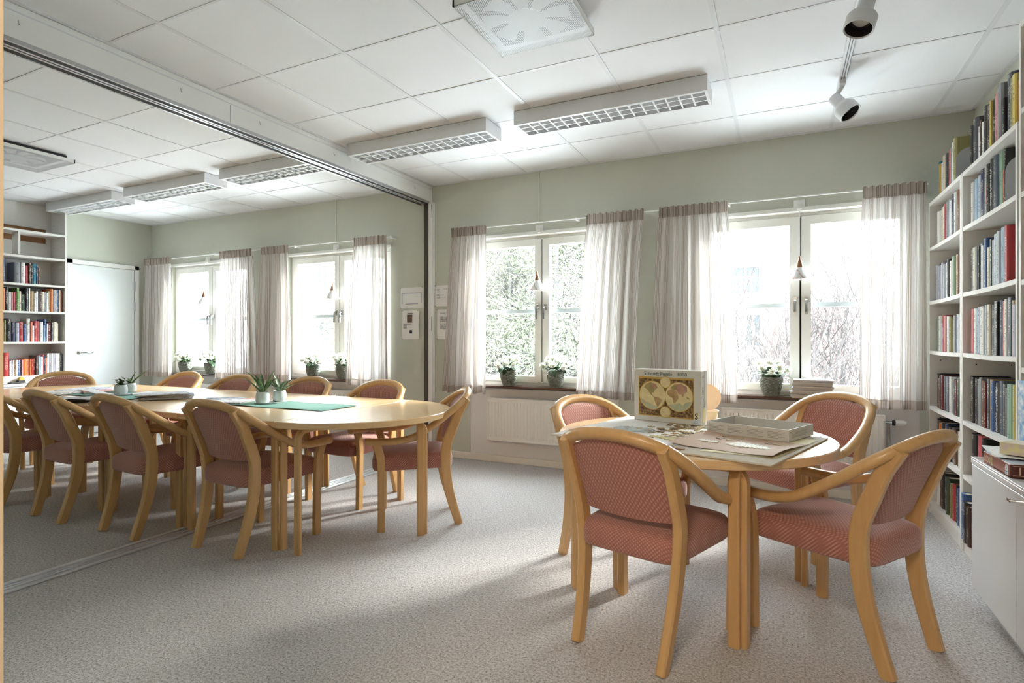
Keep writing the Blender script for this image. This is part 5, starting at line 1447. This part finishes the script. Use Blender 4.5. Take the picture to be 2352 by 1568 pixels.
BARK = m_leaf('bare_bark', lin(58, 52, 50), lin(78, 72, 70), .9)
def bare_shrub(label, x, y, H, n, seed, spread=.55, group='bare shrubs outside the right window'):
    r = random.Random(seed); mb = MB(); tw = MB()
    def grow(p, d, L, rad, depth):
        pts = [p]; q = p.copy(); dd = d.copy()
        for k in range(3):
            dd = (dd + Vector((r.uniform(-.28, .28), r.uniform(-.28, .28), r.uniform(-.05, .22)))).normalized()
            q = q + dd * L / 3; pts.append(q.copy())
        (mb if depth < 2 else tw).tube(pts, [rad, rad * .88, rad * .76, rad * .6], 5 if depth < 2 else 3, False)
        if depth < 4:
            for j in range(r.choice((2, 3)) if depth < 3 else 3):
                i = r.choice((1, 2, 3)); ax = Vector((r.uniform(-1, 1), r.uniform(-1, 1), r.uniform(-.2, .9))).normalized()
                grow(pts[i], (dd * .75 + ax * .75).normalized(), L * r.uniform(.58, .85), rad * .62, depth + 1)
    for k in range(n):
        a = r.uniform(0, 6.28)
        grow(Vector((.12 * cos(a), .12 * sin(a), 0)), Vector((spread * cos(a), spread * sin(a), 1)).normalized(), H * r.uniform(.34, .5), .017 * H / 1.8, 0)
    t = thing('bare_shrub', label, 'shrub', (x, y, GZ), group=group)
    mb.build('branches', BARK, t, 180); tw.build('twigs', BARK, t, 180)
SH = [(-.75, 8.2, 2.3, 9), (-.12, 7.3, 2.1, 9), (.35, 8.9, 2.4, 8), (.66, 7.0, 2.7, 8), (1.2, 8.1, 2.8, 9), (1.8, 9.2, 2.8, 8), (-1.5, 9.6, 2.4, 8)]
slab = ['bare shrub outside left pane of the right window, behind the left curtain edge', 'bare shrub right behind the begonia of the right window', 'bare shrub behind the middle post of the right window', 'forked bare shrub in the right pane, nearest the glass', 'tall bare shrub outside the right pane', 'bare shrub behind the rightmost curtain', 'bare shrub furthest left outside the right window']
for k, (x, y, H, n) in enumerate(SH): bare_shrub(slab[k], x, y, H, n, 100 + k)

NEED = m_leaf('pine_needles', lin(76, 80, 64), lin(112, 114, 92), .8)
BRUSH = m_leaf('dry_brush', lin(92, 89, 84), lin(118, 114, 106), .9)
def tree_proto(H, seed, conifer):
    r = random.Random(seed)
    tr_ = MB(); fo = MB(); path = [(0, 0, 0)]; x = y = 0
    for k in range(1, 7):
        x += r.uniform(-.12, .12); y += r.uniform(-.12, .12); path.append((x, y, H * k / 6))
    tr_.tube(path, [.075 * (1 - .13 * k) for k in range(7)], 6)
    def spray(c, R, n, L, w):
        for _ in range(n):
            d = Vector((r.gauss(0, 1), r.gauss(0, 1), r.gauss(0, .7))).normalized()
            p = Vector(c) + d * R * r.random() ** .5
            s_ = Vector((r.gauss(0, 1), r.gauss(0, 1), r.gauss(0, 1))).normalized()
            e = d * L
            fo.quad([p - s_ * w, p + e * .5 + s_ * w * .2, p + e, p + e * .4 - s_ * w * 1.2])
    for k in range(64):
        z = H * r.uniform(.03, 1.0); rr = (1.6 * (1 - z / H) + .4) * r.uniform(.3, 1.1); a = r.uniform(0, 6.28)
        bx, by = rr * cos(a), rr * sin(a)
        tr_.tube([(0, 0, max(0, z - .3)), (bx * .5, by * .5, z - .05), (bx, by, z)], [.018, .012, .006], 3, False)
        for _ in range(5):
            e = Vector((bx, by, z)) + Vector((r.uniform(-.7, .7), r.uniform(-.7, .7), r.uniform(-.1, .9)))
            tr_.tube([(bx, by, z), tuple((Vector((bx, by, z)) + e) / 2 + Vector((0, 0, .08))), tuple(e)], [.008, .006, .004], 3, False)
        spray((bx, by, z), .75, 150 if conifer else 90, .20, .024)
    return tr_, fo
pine_a = tree_proto(7, 1, True); pine_b = tree_proto(6, 2, True); br_a = tree_proto(5, 3, False); br_b = tree_proto(3.2, 4, False)
TBARK = m_leaf('grey_bark', lin(58, 55, 52), lin(78, 75, 71), .9)
meshes = [(a.mesh('trunk', TBARK, 180), b.mesh('foliage', NEED if k < 2 else BRUSH)) for k, (a, b) in enumerate((pine_a, pine_b, br_a, br_b))]
r = random.Random(9)
kinds = ['pale green pine', 'short pale green pine', 'bare bushy birch', 'low dry thicket']
for k in range(24):
    kind = (0, 3, 1, 2)[k % 4]
    t_ = k / 23
    x = -12.6 + 7.6 * t_ + r.uniform(-.3, .3); y = 15.5 + (k % 4) * 2.4 + r.uniform(-.5, .5)
    g = thing('tree' if kind < 3 else 'thicket', '%s at the wood edge outside, %s from the left' % (kinds[kind], ORD[k]), 'tree', (x, y, GZ), r.uniform(0, 6), 'trees at the wood edge')
    s_ = r.uniform(.85, 1.2); g.scale = (s_, s_, s_)
    link('trunk', meshes[kind][0], g); link('foliage', meshes[kind][1], g)
